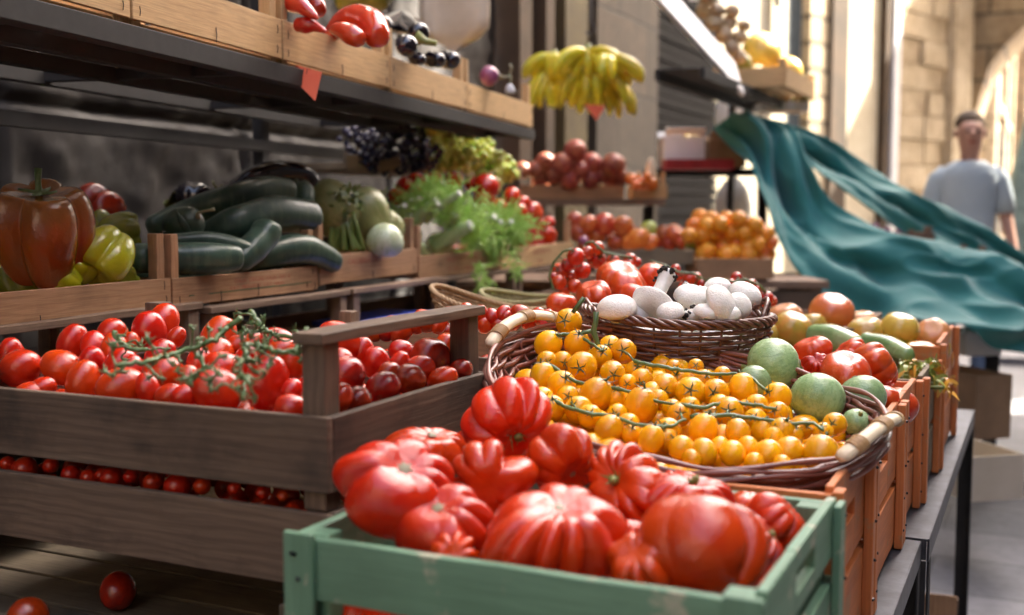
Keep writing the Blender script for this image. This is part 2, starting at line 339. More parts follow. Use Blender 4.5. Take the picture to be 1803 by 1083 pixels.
M['facade_p'] = stone('facade_p', (.62, .54, .38), (.72, .65, .50), (.50, .41, .27), 1.0, None)
M['facade_c'] = stone('facade_c', (.34, .26, .16), (.42, .33, .21), (.22, .16, .09), .7, (1.0, .5, .02, 'z'))
M['facade_r'] = stone('facade_r', (.16, .13, .10), (.22, .18, .14), (.10, .08, .06), .7, (1.0, .5, .02, 'z'))
M['paving'] = stone('paving', (.17, .17, .185), (.25, .25, .265), (.10, .10, .11), 2.5, (.62, .38, .006, 'xy'), .6, .5)
M['timber'] = plain('timber', (.085, .05, .024), .8, 0, 3, .2, c2=(.04, .025, .012))
M['mustard'] = plain('mustard', (.10, .072, .022), .8, 0, 3, .2, c2=(.055, .038, .015))
M['dark_paint'] = plain('dark_paint', (.012, .011, .011), .9, c2=(.007, .006, .006)); M['dark_paint'].node_tree.nodes['Principled BSDF'].inputs['Specular IOR Level'].default_value = .1
M['slate'] = plain('slate', (.07, .085, .09), .7)
M['glass'] = plain('glass', (.02, .025, .03), .08, 0, 1, 0, coat=.5)
def cloth_mat():
    t = NT('teal_cloth'); g = t.attr(); n1 = t.noise(g, 6, 4, .6); wv = t.noise(t.mapv(g, (400, 400, 400)), 1, 2)
    t.set(Base_Color=t.ramp(n1, [(.3, (.014, .145, .14)), (.7, (.026, .20, .19))]), Roughness=.75, Sheen_Weight=.3); t.bump(wv, .15, .001); return t.m
M['teal_cloth'] = cloth_mat()
M['human_skin'] = plain('human_skin', (.50, .27, .19), .5, 0, 8, .05, c2=(.44, .22, .15))
M['hair'] = plain('hair', (.09, .05, .022), .7, 0, 60, .5)
M['shirt'] = plain('shirt', (.44, .50, .53), .85, 0, 6, .2, c2=(.38, .44, .47))
M['jeans'] = plain('jeans', (.05, .08, .16), .85, 0, 20, .2)
M['eye'] = plain('eye', (.05, .035, .03), .2)
M['pale_green'] = plain('pale_green', (.42, .52, .42), .8)

# ------------------------------------------------------------------ the setting
def sheet(name, x0, x1, y0, y1, z, mat, kind='structure', n=1):
    m = MB(); m.add([(x0, y0, z), (x1, y0, z), (x1, y1, z), (x0, y1, z)], [(0, 1, 2, 3)]); o = m.build(name, mat); tag(o, kind=kind); return o
sheet('ground', -150, 150, -100, 300, -.004, M['paving'])
sheet('street', -3.2, 3.0, -12, 90, 0, M['paving'])

def wallbox(mb, x0, x1, y0, y1, z0, z1):
    v = [(x0, y0, z0), (x1, y0, z0), (x1, y1, z0), (x0, y1, z0), (x0, y0, z1), (x1, y0, z1), (x1, y1, z1), (x0, y1, z1)]
    mb.add(v, [(0, 3, 2, 1), (4, 5, 6, 7), (0, 1, 5, 4), (1, 2, 6, 5), (2, 3, 7, 6), (3, 0, 4, 7)])
def part_box(name, mat, parent, *b):
    m = MB(); wallbox(m, *b); return m.build(name, mat, parent)

# building behind the stall: rough dark stone blocks under the shelves, relief modelled
bA = thing('stone_building', (-2.35, 2, 0), 0, 'dark rough stone building wall close behind the wooden shelves on the left', 'building')
def rough_wall(name, mat, parent, x0, y0, x1, y1, z0, z1, nx, nz, amp, joints=()):
    m = MB(); vs = []; fs = []
    L = math.hypot(x1 - x0, y1 - y0); n = Vector((y1 - y0, -(x1 - x0), 0)).normalized()
    from mathutils import noise as nz_
    for i in range(nx + 1):
        for j in range(nz + 1):
            s = i / nx; zz = z0 + (z1 - z0) * j / nz; p = Vector((x0 + (x1 - x0) * s, y0 + (y1 - y0) * s, zz))
            d = nz_.fractal(p * 2.2, .6, 2.1, 5) * amp
            for jj in joints:
                if abs(s * L - jj) < .012: d -= .03
            for zj in (.62, 1.5, 2.4, 3.2):
                if abs(zz - zj) < .012: d -= .03
            vs.append(p + n * d)
    for i in range(nx):
        for j in range(nz):
            a = i * (nz + 1) + j; fs.append((a, a + nz + 1, a + nz + 2, a + 1))
    m.add(vs, fs); return m.build(name, mat, parent, smooth=True)
pinv = Vector((2.35, -2, 0))
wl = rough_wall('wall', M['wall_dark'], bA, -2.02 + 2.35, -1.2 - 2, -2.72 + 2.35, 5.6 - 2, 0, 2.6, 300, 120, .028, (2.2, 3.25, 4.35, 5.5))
part_box('upper_wall', M['wall_stone'], bA, -1.4, -.45, -12, 3.55, 2.6, 9.5); part_box('sky_strip_eaves', M['timber'], bA, -1.0, .45, -12, 3.5, 9.0, 9.12)  # unseen eaves added to narrow the strip of sky over the stall
m = MB()
for k, (y0, y1) in enumerate(((-1.4, -.3), (1.2, 2.2))): wallbox(m, -.45, -.40, y0, y1, 3.6, 5.2)
m.build('window', M['glass'], bA)

# shopfront beyond: timber frames, painted strips, pier, shutter
bB = thing('shopfront', (-2.8, 6, 0), 0, 'old shopfront with timber frames and mustard painted strips behind the hanging bananas', 'shopfront')
strips = [(5.62, 5.78, .10, 'timber'), (5.78, 6.0, .0, 'dark_paint'), (6.0, 6.12, .09, 'timber'), (6.12, 6.26, .02, 'dark_paint'), (6.26, 6.62, .10, 'mustard'), (6.62, 6.78, .0, 'dark_paint')]
for (y0, y1, px, mt) in strips:
    part_box('panel' if mt != 'timber' else 'timber_post', M[mt], bB, -.3, px + .12, y0 - 6, y1 - 6, 0, 3.3)
part_box('lintel', M['timber'], bB, -.3, .2, -.38, .78, 3.3, 3.6)
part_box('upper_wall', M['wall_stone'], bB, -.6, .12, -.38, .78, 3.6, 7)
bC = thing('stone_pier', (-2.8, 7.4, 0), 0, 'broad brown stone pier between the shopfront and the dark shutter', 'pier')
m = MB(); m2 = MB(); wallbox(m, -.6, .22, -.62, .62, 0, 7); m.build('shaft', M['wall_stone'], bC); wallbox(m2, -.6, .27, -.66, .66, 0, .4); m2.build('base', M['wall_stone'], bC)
bD = thing('shuttered_doorway', (-2.8, 9.1, 0), 0, 'tall dark slatted shutter recessed between the stone pier and the sunny facade', 'doorway')
m = MB()
for k in range(44): m.box((.08 + .01 * (k % 2), 0, .1 + k * .085), (.03, 2.1, .075))
m.build('shutter', M['dark_paint'], bD)
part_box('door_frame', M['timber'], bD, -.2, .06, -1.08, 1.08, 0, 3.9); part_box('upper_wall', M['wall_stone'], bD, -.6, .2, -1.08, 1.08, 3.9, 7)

# the sunny left side of the street farther down, each house stepping out a little
def house(x, y0, y1, h, mat, label, wins, pil, name='house'):
    r = thing(name, (x, y0, 0), 0, label, 'building', 'houses down the street'); L = y1 - y0
    part_box('wall', M[mat], r, -3, 0, 0, L, 0, h)
    m = MB(); wallbox(m, -.2, .25, -.02, L + .02, h - .35, h - .1); m.build('cornice', M['facade_c'], r); m = MB(); wallbox(m, -.2, .12, -.01, L + .01, h * .42, h * .42 + .14); m.build('string_course', M['facade_c'], r)
    for (a, b) in pil:
        part_box('pilaster', M['facade_c' if a % 2 < 1 else 'facade_b'], r, -.05, .14, a, b, 0, h - .35)
    for (a, b, z0, z1) in wins:
        f = MB(); 
        for q in ((-.02, .05, a - .1, a, z0 - .1, z1 + .1), (-.02, .05, b, b + .1, z0 - .1, z1 + .1), (-.02, .05, a, b, z1, z1 + .1), (-.02, .10, a - .15, b + .15, z0 - .1, z0)): wallbox(f, *q)
        fo = f.build('window', M['facade_c'], r); p = MB(); wallbox(p, -.02, .02, a, b, z0, z1); p.build('pane', M['glass'], fo)
        s = MB()
        for k in range(int((z1 - z0) / .08)): s.box((.075, b + .1 + (b - a) * .25, z0 + .05 + k * .08), (.02, (b - a) * .48, .07))
        s.build('shutter', M['slate'], fo)
    return r
house(-1.05, 24, 37, 8, 'facade_b', 'weathered sandstone house with rough blocks behind the walking man', [(3.5, 4.8, .2, 3.0), (8, 9.3, .2, 3)], [(.05, .9), (6.0, 7.2), (11, 12.5)])
house(-.75, 37, 60, 8, 'facade_c', 'farthest pale house at the bright end of the street', [(4, 6, .3, 3), (12, 14, .3, 3)], [(.1, 1.6), (9, 10.5)])

rb = thing('stall_shade_building', (2.2, 3.7, 0), 0, 'unseen tall plain building right of the street, placed to shade the stall', 'building')
part_box('wall', M['facade_r'], rb, 0, 5, 0, 6.5, 0, 12.0); part_box('sky_strip_eaves', M['timber'], rb, -.7, .5, 0, 6.5, 11.2, 11.35)  # unseen; length, height and eaves set to shade the stall and narrow the sky
m = MB()
for k in range(2): wallbox(m, -.03, .0, 1 + k * 3.1, 2.1 + k * 3.1, 3.2, 5.2)
m.build('window', M['glass'], rb)
lw = thing('unseen_low_building', (2.6, -9, 0), 0, 'unseen low plain building right of the street, height set for skylight on the stall', 'building')
part_box('wall', M['facade_r'], lw, 0, 5, 0, 12.6, 0, 5.6); part_box('cornice', M['facade_r'], lw, -.15, 5, -.1, 12.6, 5.6, 5.8)  # unseen; height set for how much skylight reaches the stall from this side
rb4 = thing('sun_gap_house', (2.2, 12.1, 0), 0, 'unseen thin tall house right of the street, shaped to let a sun shaft through', 'building'); part_box('wall', M['facade_r'], rb4, 0, 1.1, 0, 4.0, 0, 12); part_box('cornice', M['facade_c'], rb4, -.2, 1.3, -.1, 4.1, 12, 12.3)  # unseen; kept thin so a sun shaft passes the gap to the melons
rb3 = thing('rear_shade_building', (0, -10, 0), 0, 'unseen plain building added behind the viewer to cut the light from there', 'building')
part_box('wall', M['facade_r'], rb3, -8, 3.0, -4, 0, 0, 8)  # unseen; added to darken the light coming from behind the camera
m = MB()
for k in range(3): wallbox(m, -2.6 + k * 1.9, -1.6 + k * 1.9, 0, .02, 2.4, 3.8)
m.build('window', M['glass'], rb3)
rb2 = thing('side_house', (3.6, 26, 0), 0, 'low pale house past the gap on the right of the street', 'building')
part_box('wall', M['facade_c'], rb2, 0, 5, 0, 30, 0, 4); part_box('cornice', M['facade_r'], rb2, -.15, 5, -.1, 30.1, 4, 4.25)

# archway across the street
ar = thing('stone_archway', (0, 15.5, 0), 0, 'rough stone archway across the street behind the walking man', 'archway')
m = MB(); X0, X1, y0, y1 = -.86, 3.0, -.2, 1.6; N = 22; zt = 5.6; top = []
for i in range(N + 1):
    x = X0 + (X1 - X0) * i / N; tt = (x - X0) / (X1 - X0) * 2 - 1; top.append((x, 2.3 + 1.6 * math.sqrt(max(0, 1 - tt * tt))))
vs = []; fs = []
for (x, z) in top: vs += [(x, y0, z), (x, y1, z), (x, y0, zt), (x, y1, zt)]
for i in range(N):
    a = 4 * i; b = a + 4; fs += [(a, b, b + 2, a + 2), (a + 1, a + 3, b + 3, b + 1), (a, a + 1, b + 1, b), (a + 2, b + 2, b + 3, a + 3)]
m.add(vs, fs); m.build('arch', M['facade_b'], ar)
part_box('pier', M['facade_b'], ar, -1.4, -.861, -.19, 1.6, 0, zt)
# the facade where the street bends: it turns out toward the middle of the street and catches the sun
BA, BB = Vector((-2.78, 10.2, 0)), Vector((-.95, 15.25, 0)); bl = (BB - BA).length; brz = math.atan2(BB.y - BA.y, BB.x - BA.x)
bh = thing('street_facade', BA, brz, 'sunny pale stone facade with pilasters where the street bends behind the cloth', 'building')
def bx(u): p = vpl(u, 368, (BA.x, BA.y), (BB.x, BB.y)); return (p - BA).to_2d().length
part_box('wall', M['facade_p'], bh, 0, bl, 0, 3, 0, 6.2)
for nm, mt, u0, u1, d_, z0, z1 in (('plaster_panel', 'facade_p', 1345, 1372, .05, 0, 6), ('door_recess', 'slate', 1374, 1402, .012, 1.3, 6), ('pilaster', 'facade_d', 1405, 1436, .10, 0, 6.1), ('timber_post', 'timber', 1438, 1466, .14, 0, 6), ('plaster_panel', 'facade_p', 1472, 1536, .03, 0, 6), ('timber_post', 'timber', 1538, 1548, .10, 0, 6), ('drainpipe', 'board_grey', 1550, 1561, .12, 0, 6), ('pilaster', 'facade_q', 1654, 1684, .14, 0, 6.1)):
    part_box(nm, M[mt], bh, bx(u0), bx(u1), -d_, -.002, z0, z1)
m = MB(); rr0 = random.Random(4); xa, xb = bx(1563), bx(1650)
for k in range(21):
    z = .02 + k * .285; xm = xa + (xb - xa) * rr0.uniform(.3, .7)
    for q0, q1 in ((xa, xm), (xm, xb)): d_ = rr0.uniform(.02, .09); m.box(((q0 + q1) / 2, -d_ / 2 - .002, z + .14), (q1 - q0 - .03, d_, .265))
m.build('rough_blocks', M['facade_q'], bh)
part_box('cornice', M['facade_p'], bh, -.1, bl + .1, -.3, 3, 6.2, 6.45)
lan = thing('wall_lantern', at(1497, 118, 12.6), 0, 'small dark lantern fixed high on the pale plaster of the sunny facade', 'lantern')
m = MB(); m.tube([(0, 0, -.18), (0, 0, -.16), (0, 0, .08), (0, 0, .13), (0, 0, .20)], [.05, .09, .12, .14, .03], 8); m.build('body', M['dark_paint'], lan); m = MB(); m.tube([(0, .0, .16), (0, .2, .26), (0, .45, .18)], .02, 6); m.build('bracket', M['dark_paint'], lan)

# ------------------------------------------------------------------ produce shapes (unit radius, stem along +Z)
def rnoise(T, P, k, amp, seed):
    r = np.random.default_rng(seed); s = 0
    for i in range(5):
        a, b, c, d = r.uniform(0, 6.28, 4); fa = r.integers(1, k + 1); fb = r.integers(1, k + 1); s = s + np.sin(fa * P + a) * np.sin(fb * T + b) * r.uniform(.4, 1)
    return amp * s / 2.5 * np.sin(T)
def tomato_fn(h=.86, dim=.10, seed=0, ribs=5, ra=.02, top=.35, egg=0, na=.02):
    def fn(T, P):
        rho = np.sin(T) ** .92 * (1 + rnoise(T, P, 3, na, seed)) * (1 - ra * (1 - np.abs(np.cos(ribs * P / 2))) * np.exp(-(T / 1.1) ** 2))
        z = h * np.cos(T) - dim * np.exp(-(T / top) ** 2) + egg * np.cos(T) ** 2 * 0 + .02 * h * np.exp(-((pi - T) / .15) ** 2)
        rho = rho * (1 + egg * np.cos(T))
        return rho * np.cos(P), rho * np.sin(P), z
    return fn
def beef_fn(n=11, A=.26, h=.66, seed=1, ell=1.10, dim=.17, pw=.62, keep=.95):
    r = np.random.default_rng(seed); a, b, c, d, e = r.uniform(0, 6.28, 5)
    def fn(T, P):
        Pw = P + .32 * np.sin(P + a) + .16 * np.sin(2 * P + b) + .05 * np.sin(3 * P + c)
        rib = np.abs(np.sin(n * Pw / 2)) ** pw
        la = .85 + .34 * np.sin(2 * P + d) + .30 * np.sin(3 * P + e)
        amp = A * np.clip(la, .25, 1.4) * (keep + (1 - keep) * np.exp(-(T / 1.25) ** 2)) * np.clip(np.sin(T) * 1.25, 0, 1) * np.clip((pi - T) / 1.0, 0, 1)
        rho = np.sin(T) ** .86 * (1 - amp * (1 - rib)) * (1 + .07 * np.sin(P * 2 + e) + .05 * np.sin(P * 3 + b) + rnoise(T, P, 3, .08, seed + 50))
        z = h * np.cos(T) * (1 - .35 * amp * (1 - rib)) - dim * np.exp(-(T / .36) ** 2) + .05 * np.sin(P + a) * np.sin(T) + .08 * np.exp(-((pi - T) / .3) ** 2)
        return rho * np.cos(P) * ell, rho * np.sin(P) / ell, z
    return fn
def pepper_fn(n=4, A=.30, h=1.05, seed=3, taper=.22, dim=.42):
    r = np.random.default_rng(seed); a, b = r.uniform(0, 6.28, 2)
    def fn(T, P):
        Pw = P + .12 * np.sin(P + a) + .08 * np.sin(2 * P + b); rib = np.abs(np.sin(n * Pw / 2)) ** .7
        s = np.sin(T); prof = np.clip(s, 0, 1) ** .6
        rho = prof * (1 - A * (1 - rib) * np.clip(s * 2, 0, 1) ** .5) * (1 + taper * np.cos(T)) * .9 * (1 + rnoise(T, P, 3, .05, seed))
        z = h * np.cos(T) - dim * np.exp(-(T / .5) ** 2) + .16 * rib * np.exp(-((T - .75) / .4) ** 2) + .30 * np.exp(-((pi - T) / .55) ** 2) - .14 * rib * np.exp(-((pi - T - .8) / .4) ** 2)
        return rho * np.cos(P), rho * np.sin(P), z
    return fn
def pepper2(n, A, h, seed, taper):
    r = np.random.default_rng(seed); a, b, c = r.uniform(0, 6.28, 3)
    def fn(T, P):
        Pw = P + .22 * np.sin(P + a) + .10 * np.sin(2 * P + b); rib = np.abs(np.sin(n * Pw / 2)) ** .8; la = 1 + .25 * np.sin(P + c)
        w_ = np.clip(np.sin(T) * 1.7, 0, 1); rho = np.clip(np.sin(T), 0, 1) ** .7 * (1 - A * la * (1 - rib) * w_) * (1 + taper * np.cos(T)) * (1 + rnoise(T, P, 3, .04, seed))
        z = h * np.cos(T) - .26 * np.exp(-(T / .50) ** 2) + .07 * rib * np.exp(-((T - .65) / .35) ** 2) - .06 * rib * np.exp(-((pi - T - .6) / .4) ** 2) + .12 * np.exp(-((pi - T) / .3) ** 2)
        return rho * np.cos(P), rho * np.sin(P), z
    return fn
G = {}
for k in range(3):
    G['tomato%d' % k] = surf_mesh('tomato', tomato_fn(.84, .10, k, 5, .06), M['tomato'], 24, 32)
    G['plum%d' % k] = surf_mesh('plum_tomato', tomato_fn(1.16 + .08 * k, .05, 10 + k, 4, .04, .25, -.05), M['plum'], 28, 32)
    G['cherry%d' % k] = surf_mesh('cherry_tomato', tomato_fn(.97, .05, 20 + k, 5, .02, .2, 0, .01), M['cherry'], 18, 24)
    G['yellow%d' % k] = surf_mesh('yellow_tomato', tomato_fn(1.03 + .05 * k, .05, 30 + k, 5, .02, .22, -.03, .012), M['yellow_cherry'], 22, 28)
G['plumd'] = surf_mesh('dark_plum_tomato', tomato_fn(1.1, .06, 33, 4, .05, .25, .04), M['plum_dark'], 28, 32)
for k, (n, A, h) in enumerate(((7, .30, .70), (9, .32, .72), (8, .36, .74), (11, .26, .66), (8, .40, .76), (6, .34, .82))):
    G['beef%d' % k] = surf_mesh('ribbed_tomato', beef_fn(n, A, h, 60 + k), M['beef'], 48, 160)
G['beef_scarlet'] = surf_mesh('ribbed_tomato', beef_fn(9, .18, .68, 71), M['scarlet'], 40, 120)
G['beef_smooth'] = surf_mesh('large_tomato', beef_fn(7, .10, .74, 77, 1.05, .14, .8, .3), M['scarlet'], 40, 100)
for nm in ('orange_tomato', 'amber_tomato', 'green_tomato', 'rosy_tomato'):
    G[nm] = surf_mesh(nm, tomato_fn(.86, .14, len(nm), 6, .12, .4, 0, .03), M[nm], 30, 48)
def leafy(mb, n, L, wd, curl, z0=0, seed=0, r0=.0, mi=0):
    r = random.Random(seed)
    for k in range(n):
        ph = 2 * pi * k / n + r.uniform(-.25, .25); l = L * r.uniform(.8, 1.2); cu = curl * r.uniform(.4, 1.5); vs = []; pr = Vector((math.cos(ph), math.sin(ph), 0)); sd = Vector((-pr.y, pr.x, 0))
        for i in range(6):
            s = i / 5; ww = wd * (1 - s) ** .8 * (.6 + .8 * s if s < .4 else 1); c = pr * (r0 + l * s * (1 - .2 * cu * s)) + Vector((0, 0, z0 + cu * l * s * s * .9 - .02 * s)) + sd * (.15 * l * s * s * r.uniform(-1, 1))
            vs += [c - sd * ww, c + Vector((0, 0, wd * .35)), c + sd * ww]
        fs = []
        for i in range(5):
            a = i * 3; fs += [(a, a + 3, a + 4, a + 1), (a + 1, a + 4, a + 5, a + 2)]
        mb.add(vs, fs, None, mi)
def calyx_mesh(name, mat, n=5, L=.62, wd=.085, curl=.5, z0=.93, stem=.45, sr=.07, seed=0, bend=.3):
    m = MB(); leafy(m, n, L, wd, curl, z0, seed)
    if stem: m.tube([(0, 0, z0 - .04), (bend * .2, 0, z0 + stem * .5), (bend * stem, bend * .3 * stem, z0 + stem)], [sr * 1.3, sr, sr * 1.15], 8)
    return m.mesh(name, mat, True)
G['cal_y'] = [calyx_mesh('calyx', M['vine_dark'], 5, .62, .075, .55, .98 + .05 * k, .32, .065, k) for k in range(3)]
G['cal_c'] = [calyx_mesh('calyx', M['vine_dark'], 5, .55, .08, .6, .92, .3, .06, 5 + k) for k in range(2)]
G['cal_t'] = calyx_mesh('calyx', M['vine'], 6, .34, .05, .25, .70, .16, .05, 9)
G['cal_b'] = calyx_mesh('calyx', M['olive_calyx'], 8, .26, .05, .9, .50, .16, .085, 12)
G['scar'] = None
sm = MB(); sm.add(*surf(lambda T, P: (.06 * np.sin(T) * np.cos(P), .06 * np.sin(T) * np.sin(P), .02 * np.cos(T) + 1.105), 8, 12)); G['scar_p'] = sm.mesh('stem_scar', M['dry_stem'], True)
sm = MB(); sm.add(*surf(lambda T, P: (.13 * np.sin(T) * np.cos(P) * (1 + .3 * np.cos(6 * P)), .13 * np.sin(T) * np.sin(P) * (1 + .3 * np.cos(6 * P)), .03 * np.cos(T) + .53), 8, 12)); G['scar_b'] = sm.mesh('stem_scar', M['dry_stem'], True)
G['pep'] = surf_mesh('bell_pepper', pepper2(5, .30, 1.05, 66, .13), M['brown_pepper'], 60, 120)
G['pepy'] = surf_mesh('bell_pepper', pepper2(4, .22, .98, 5, .10), M['yellow_pepper'], 44, 90)
G['pepl'] = surf_mesh('bell_pepper', pepper2(4, .20, 1.0, 6, .10), M['lime_pepper'], 36, 72)

def cq(a, b, c): return CR * a + CU * b - CF * c          # direction right / up / toward the camera side
def orient(d, spin=0.0): return Vector(d).to_track_quat('Z', 'Y') @ Quaternion((0, 0, 1), spin)
def rq():
    q = Quaternion((random.gauss(0, 1), random.gauss(0, 1), random.gauss(0, 1), random.gauss(0, 1))); q.normalize(); return q
ORD = ['first', 'second', 'third', 'fourth', 'fifth', 'sixth', 'seventh', 'eighth', 'ninth', 'tenth', 'eleventh', 'twelfth', 'thirteenth', 'fourteenth', 'fifteenth', 'sixteenth', 'seventeenth', 'eighteenth', 'nineteenth', 'twentieth']
def fruit(name, me, loc, r, rot, label=None, cat=None, group=None, kids=()):
    o = link(name, me, None, loc, rot, r); tag(o, label, cat, group)
    for (kn, km) in kids: link(kn, km, o)
    return o
def label_rows(objs, desc, place, rows):
    """objs = [(object, u, v)]; name each by its row (top to bottom) and its place in the row"""
    if not objs: return
    objs = sorted(objs, key=lambda q: q[2]); n = len(objs); k = 0; R = len(rows)
    for i, rn in enumerate(rows):
        part = objs[round(n * i / R):round(n * (i + 1) / R)]
        for j, (o, u, v) in enumerate(sorted(part, key=lambda q: q[1])):
            o['label'] = f"{desc}, {ORD[min(j, 19)]} from left, {rn} row"

# ------------------------------------------------------------------ bent bodies (courgettes, aubergines, bananas, stalks)
def bent(name, pts, radii, mat, n=28, seg=34, flat=1.0, facets=0, seed=0, smooth=True):
    """closed tapered body along a smooth curve through pts; radii along it; ends rounded"""
    P = [Vector(p) for p in pts]; K = len(P)
    def cr(t):
        t = t * (K - 1); i = min(int(t), K - 2); f = t - i; p0 = P[max(i - 1, 0)]; p1 = P[i]; p2 = P[i + 1]; p3 = P[min(i + 2, K - 1)]
        return .5 * ((2 * p1) + (p2 - p0) * f + (2 * p0 - 5 * p1 + 4 * p2 - p3) * f * f + (3 * p1 - 3 * p2 + p3 - p0) * f ** 3)
    rr = np.array(radii, float); xs = np.linspace(0, 1, len(rr))
    L = sum((P[i + 1] - P[i]).length for i in range(K - 1)); ts = [(1 - math.cos(pi * k / seg)) / 2 for k in range(seg + 1)]
    R0 = max(rr); r_ = np.random.default_rng(seed); a, b, c = r_.uniform(0, 6.28, 3); rad = []
    for t in ts:
        e = min(t, 1 - t) * L / (R0 * .75); cap = math.sqrt(max(0, 1 - max(0, 1 - e) ** 2))
        rad.append(max(1e-4, float(np.interp(t, xs, rr)) * cap * (1 + .02 * math.sin(9 * t + a) + .02 * math.sin(17 * t + b))))
    m = MB(); m.tube([cr(t) for t in ts], rad, n, flat=flat)
    if facets:
        vv = []; 
        for i, v in enumerate(m.v):
            row, k = divmod(i, n); cpt = cr(ts[row]); d = Vector(v) - cpt; vv.append(tuple(cpt + d * (1 - .07 * (1 - abs(math.sin(facets * pi * k / n))))))
        m.v = vv
    m.g = list(m.v)
    return m.mesh(name, mat, True)
def bent_thing(name, px, rpx, mat, label, cat, group=None, **kw):
    """px = [(u, v, D)...]; rpx radii in photo pixels at that distance"""
    W = [at(*p) for p in px]; Ds = [p[2] for p in px]; xs = np.linspace(0, 1, len(Ds)); rs = np.linspace(0, 1, len(rpx))
    rad = [r * float(np.interp(s, xs, Ds)) / FPX for r, s in zip(rpx, rs)]
    c = sum(W, Vector()) / len(W); me = bent(name, [p - c for p in W], rad, mat, **kw)
    o = link(name, me, None, c); tag(o, label, cat, group); o['_'] = 0; del o['_']; return o, c, W

# ------------------------------------------------------------------ crates
def add_staples(panel, pts, parent=None):
    m = MB()
    for (p, L, d) in pts:
        p = Vector(p); m.tube([p, p + Vector((0.0006, d * .0012, L * .5)), p + Vector((0, 0, L))], .0007, 5)
    return m.build('staple', M['staple'], panel)
def crate(name, loc, rz, lx, ly, rows, mat, label, group=None, t=.009, pw=.022, post_top=.02, post_bot=0, floor_z=.012, rails=(), slot=False, cat='crate', post_mat=None, outer=False, floor=True, jut=0.0, post_in=True):
    """lx along local x, ly along local y, origin at the centre of the base; rows of boards (z0, z1) on every side"""
    r = thing(name, loc, rz, label, cat, group); hx, hy = lx / 2, ly / 2; mt = M[mat]; zt = max(b for a, b in rows)
    for sy in (-1, 1):
        m = MB()
        for (a, b) in rows: m.plank((-hx, sy * (hy - t / 2), (a + b) / 2), (hx, sy * (hy - t / 2), (a + b) / 2), b - a - .001, t)
        p = m.build('side_panel', mt, r)
        if name == 'fruit_crate' and sy == -1:
            pass
    for sx in (-1, 1):
        if slot and sx == 1:
            m = MB()
            for (a, b) in rows:
                if b == zt:
                    c = (a + b) / 2 + .008; sw = ly * .13; sh = .012; X = sx * (hx - t / 2)
                    m.plank((X, -hy + t, c), (X, -sw, c), b - a - .001, t, warp=0); m.plank((X, sw, c), (X, hy - t, c), b - a - .001, t, warp=0)
                    zc0 = c - (b - a) / 2; zc1 = c + (b - a) / 2; c2 = c
                    m.plank((X, -sw, (c2 + sh + zc1) / 2), (X, sw, (c2 + sh + zc1) / 2), zc1 - c2 - sh, t, ch=.0004, warp=0); m.plank((X, -sw, (zc0 + c2 - sh) / 2), (X, sw, (zc0 + c2 - sh) / 2), c2 - sh - zc0, t, ch=.0004, warp=0)
                else: m.plank((sx * (hx - t / 2), -hy + t, (a + b) / 2), (sx * (hx - t / 2), hy - t, (a + b) / 2), b - a - .001, t)
            m.build('end_panel', mt, r)
        else:
            m = MB()
            for (a, b) in rows: m.plank((sx * (hx - t / 2), -hy + t + .0005, (a + b) / 2), (sx * (hx - t / 2), hy - t - .0005, (a + b) / 2), b - a - .001, t)
            m.build('end_panel', mt, r)
    for sx in (-1, 1):
        for sy in (-1, 1):
            m = MB()
            if outer and sx == 1: x = hx + pw * .25 + .0005; y = sy * (hy - pw / 2 + .002); m.plank((x, y, post_bot), (x, y, zt + post_top), pw, pw * .5, up=(0, 1, 0), mi=0)
            else:
                x = sx * (hx - t - pw / 2 - .0005); y = sy * (hy - t - pw / 2 - .0005); m.plank((x, y, post_bot), (x, y, zt + post_top), pw, pw, up=(1, 0, 0))
            m.build('corner_post', M[post_mat] if post_mat else mt, r)
    for rl in rails:                      # rails on top of the posts: 'x+', 'x-', 'y-', 'y+'
        m = MB(); z = zt + post_top + .007; ax, s = rl[0], 1 if rl[1] == '+' else -1
        if ax == 'x': x = s * (hx - t - pw / 2); m.plank((x, -hy, z), (x, hy, z), .013, pw + .010, up=(0, 0, 1), warp=.001)
        else: y = s * (hy - t - pw / 2); m.plank((-hx, y, z), (hx, y, z), .013, pw + .010, up=(0, 0, 1), warp=.001)
        m.build('handle_rail', mt, r)
    if floor:
        m = MB(); n = max(3, int(ly / .09))
        for k in range(n):
            y = -hy + t + (ly - 2 * t) * (k + .5) / n; m.plank((-hx + t, y, floor_z), (hx - t, y, floor_z), .006, (ly - 2 * t) / n - .008, up=(0, 0, 1))
        m.build('floor_slats', M['pale_wood'] if mat != 'tray_wood' else mt, r)
    return r
def child_of(r, name): return [c for c in r.children if c.name.split('.')[0] == name]

# --- steel tables in front: angle-iron frames
def table(y0, y1, x0, x1, z, label, legs=True):
    r = thing('steel_table', ((x0 + x1) / 2, (y0 + y1) / 2, 0), 0, label, 'table'); L = (y1 - y0) / 2; W = (x1 - x0) / 2
    m = MB(); wallbox(m, -W, W - .002, -L, L, z - .004, z - .0005); m.build('table_top', M['steel'], r)
    m = MB()
    for s in (-1, 1):
        m.box((s * (W - .002), 0, z - .02), (.004, 2 * L, .04)); m.box((0, s * (L - .002), z - .0205), (2 * W - .01, .004, .036))
    m.build('apron', M['steel'], r)
    for sx in (-1, 1):
        for sy in (-1, 1):
            m = MB(); m.box((sx * (W - .002), sy * (L - .024), (z - .04) / 2), (.004, .038, z - .042)); m.box((sx * (W - .022), sy * (L - .003), (z - .04) / 2), (.034, .004, z - .042)); m.build('leg', M['steel_dark'], r)
    return r
table(.62, 2.035, -1.55, -.172, .65, 'near steel table with angle-iron legs under the green and first orange crates')
table(2.05, 3.45, -1.55, -.160, .65, 'second steel table with angle-iron legs under the farther orange crates')

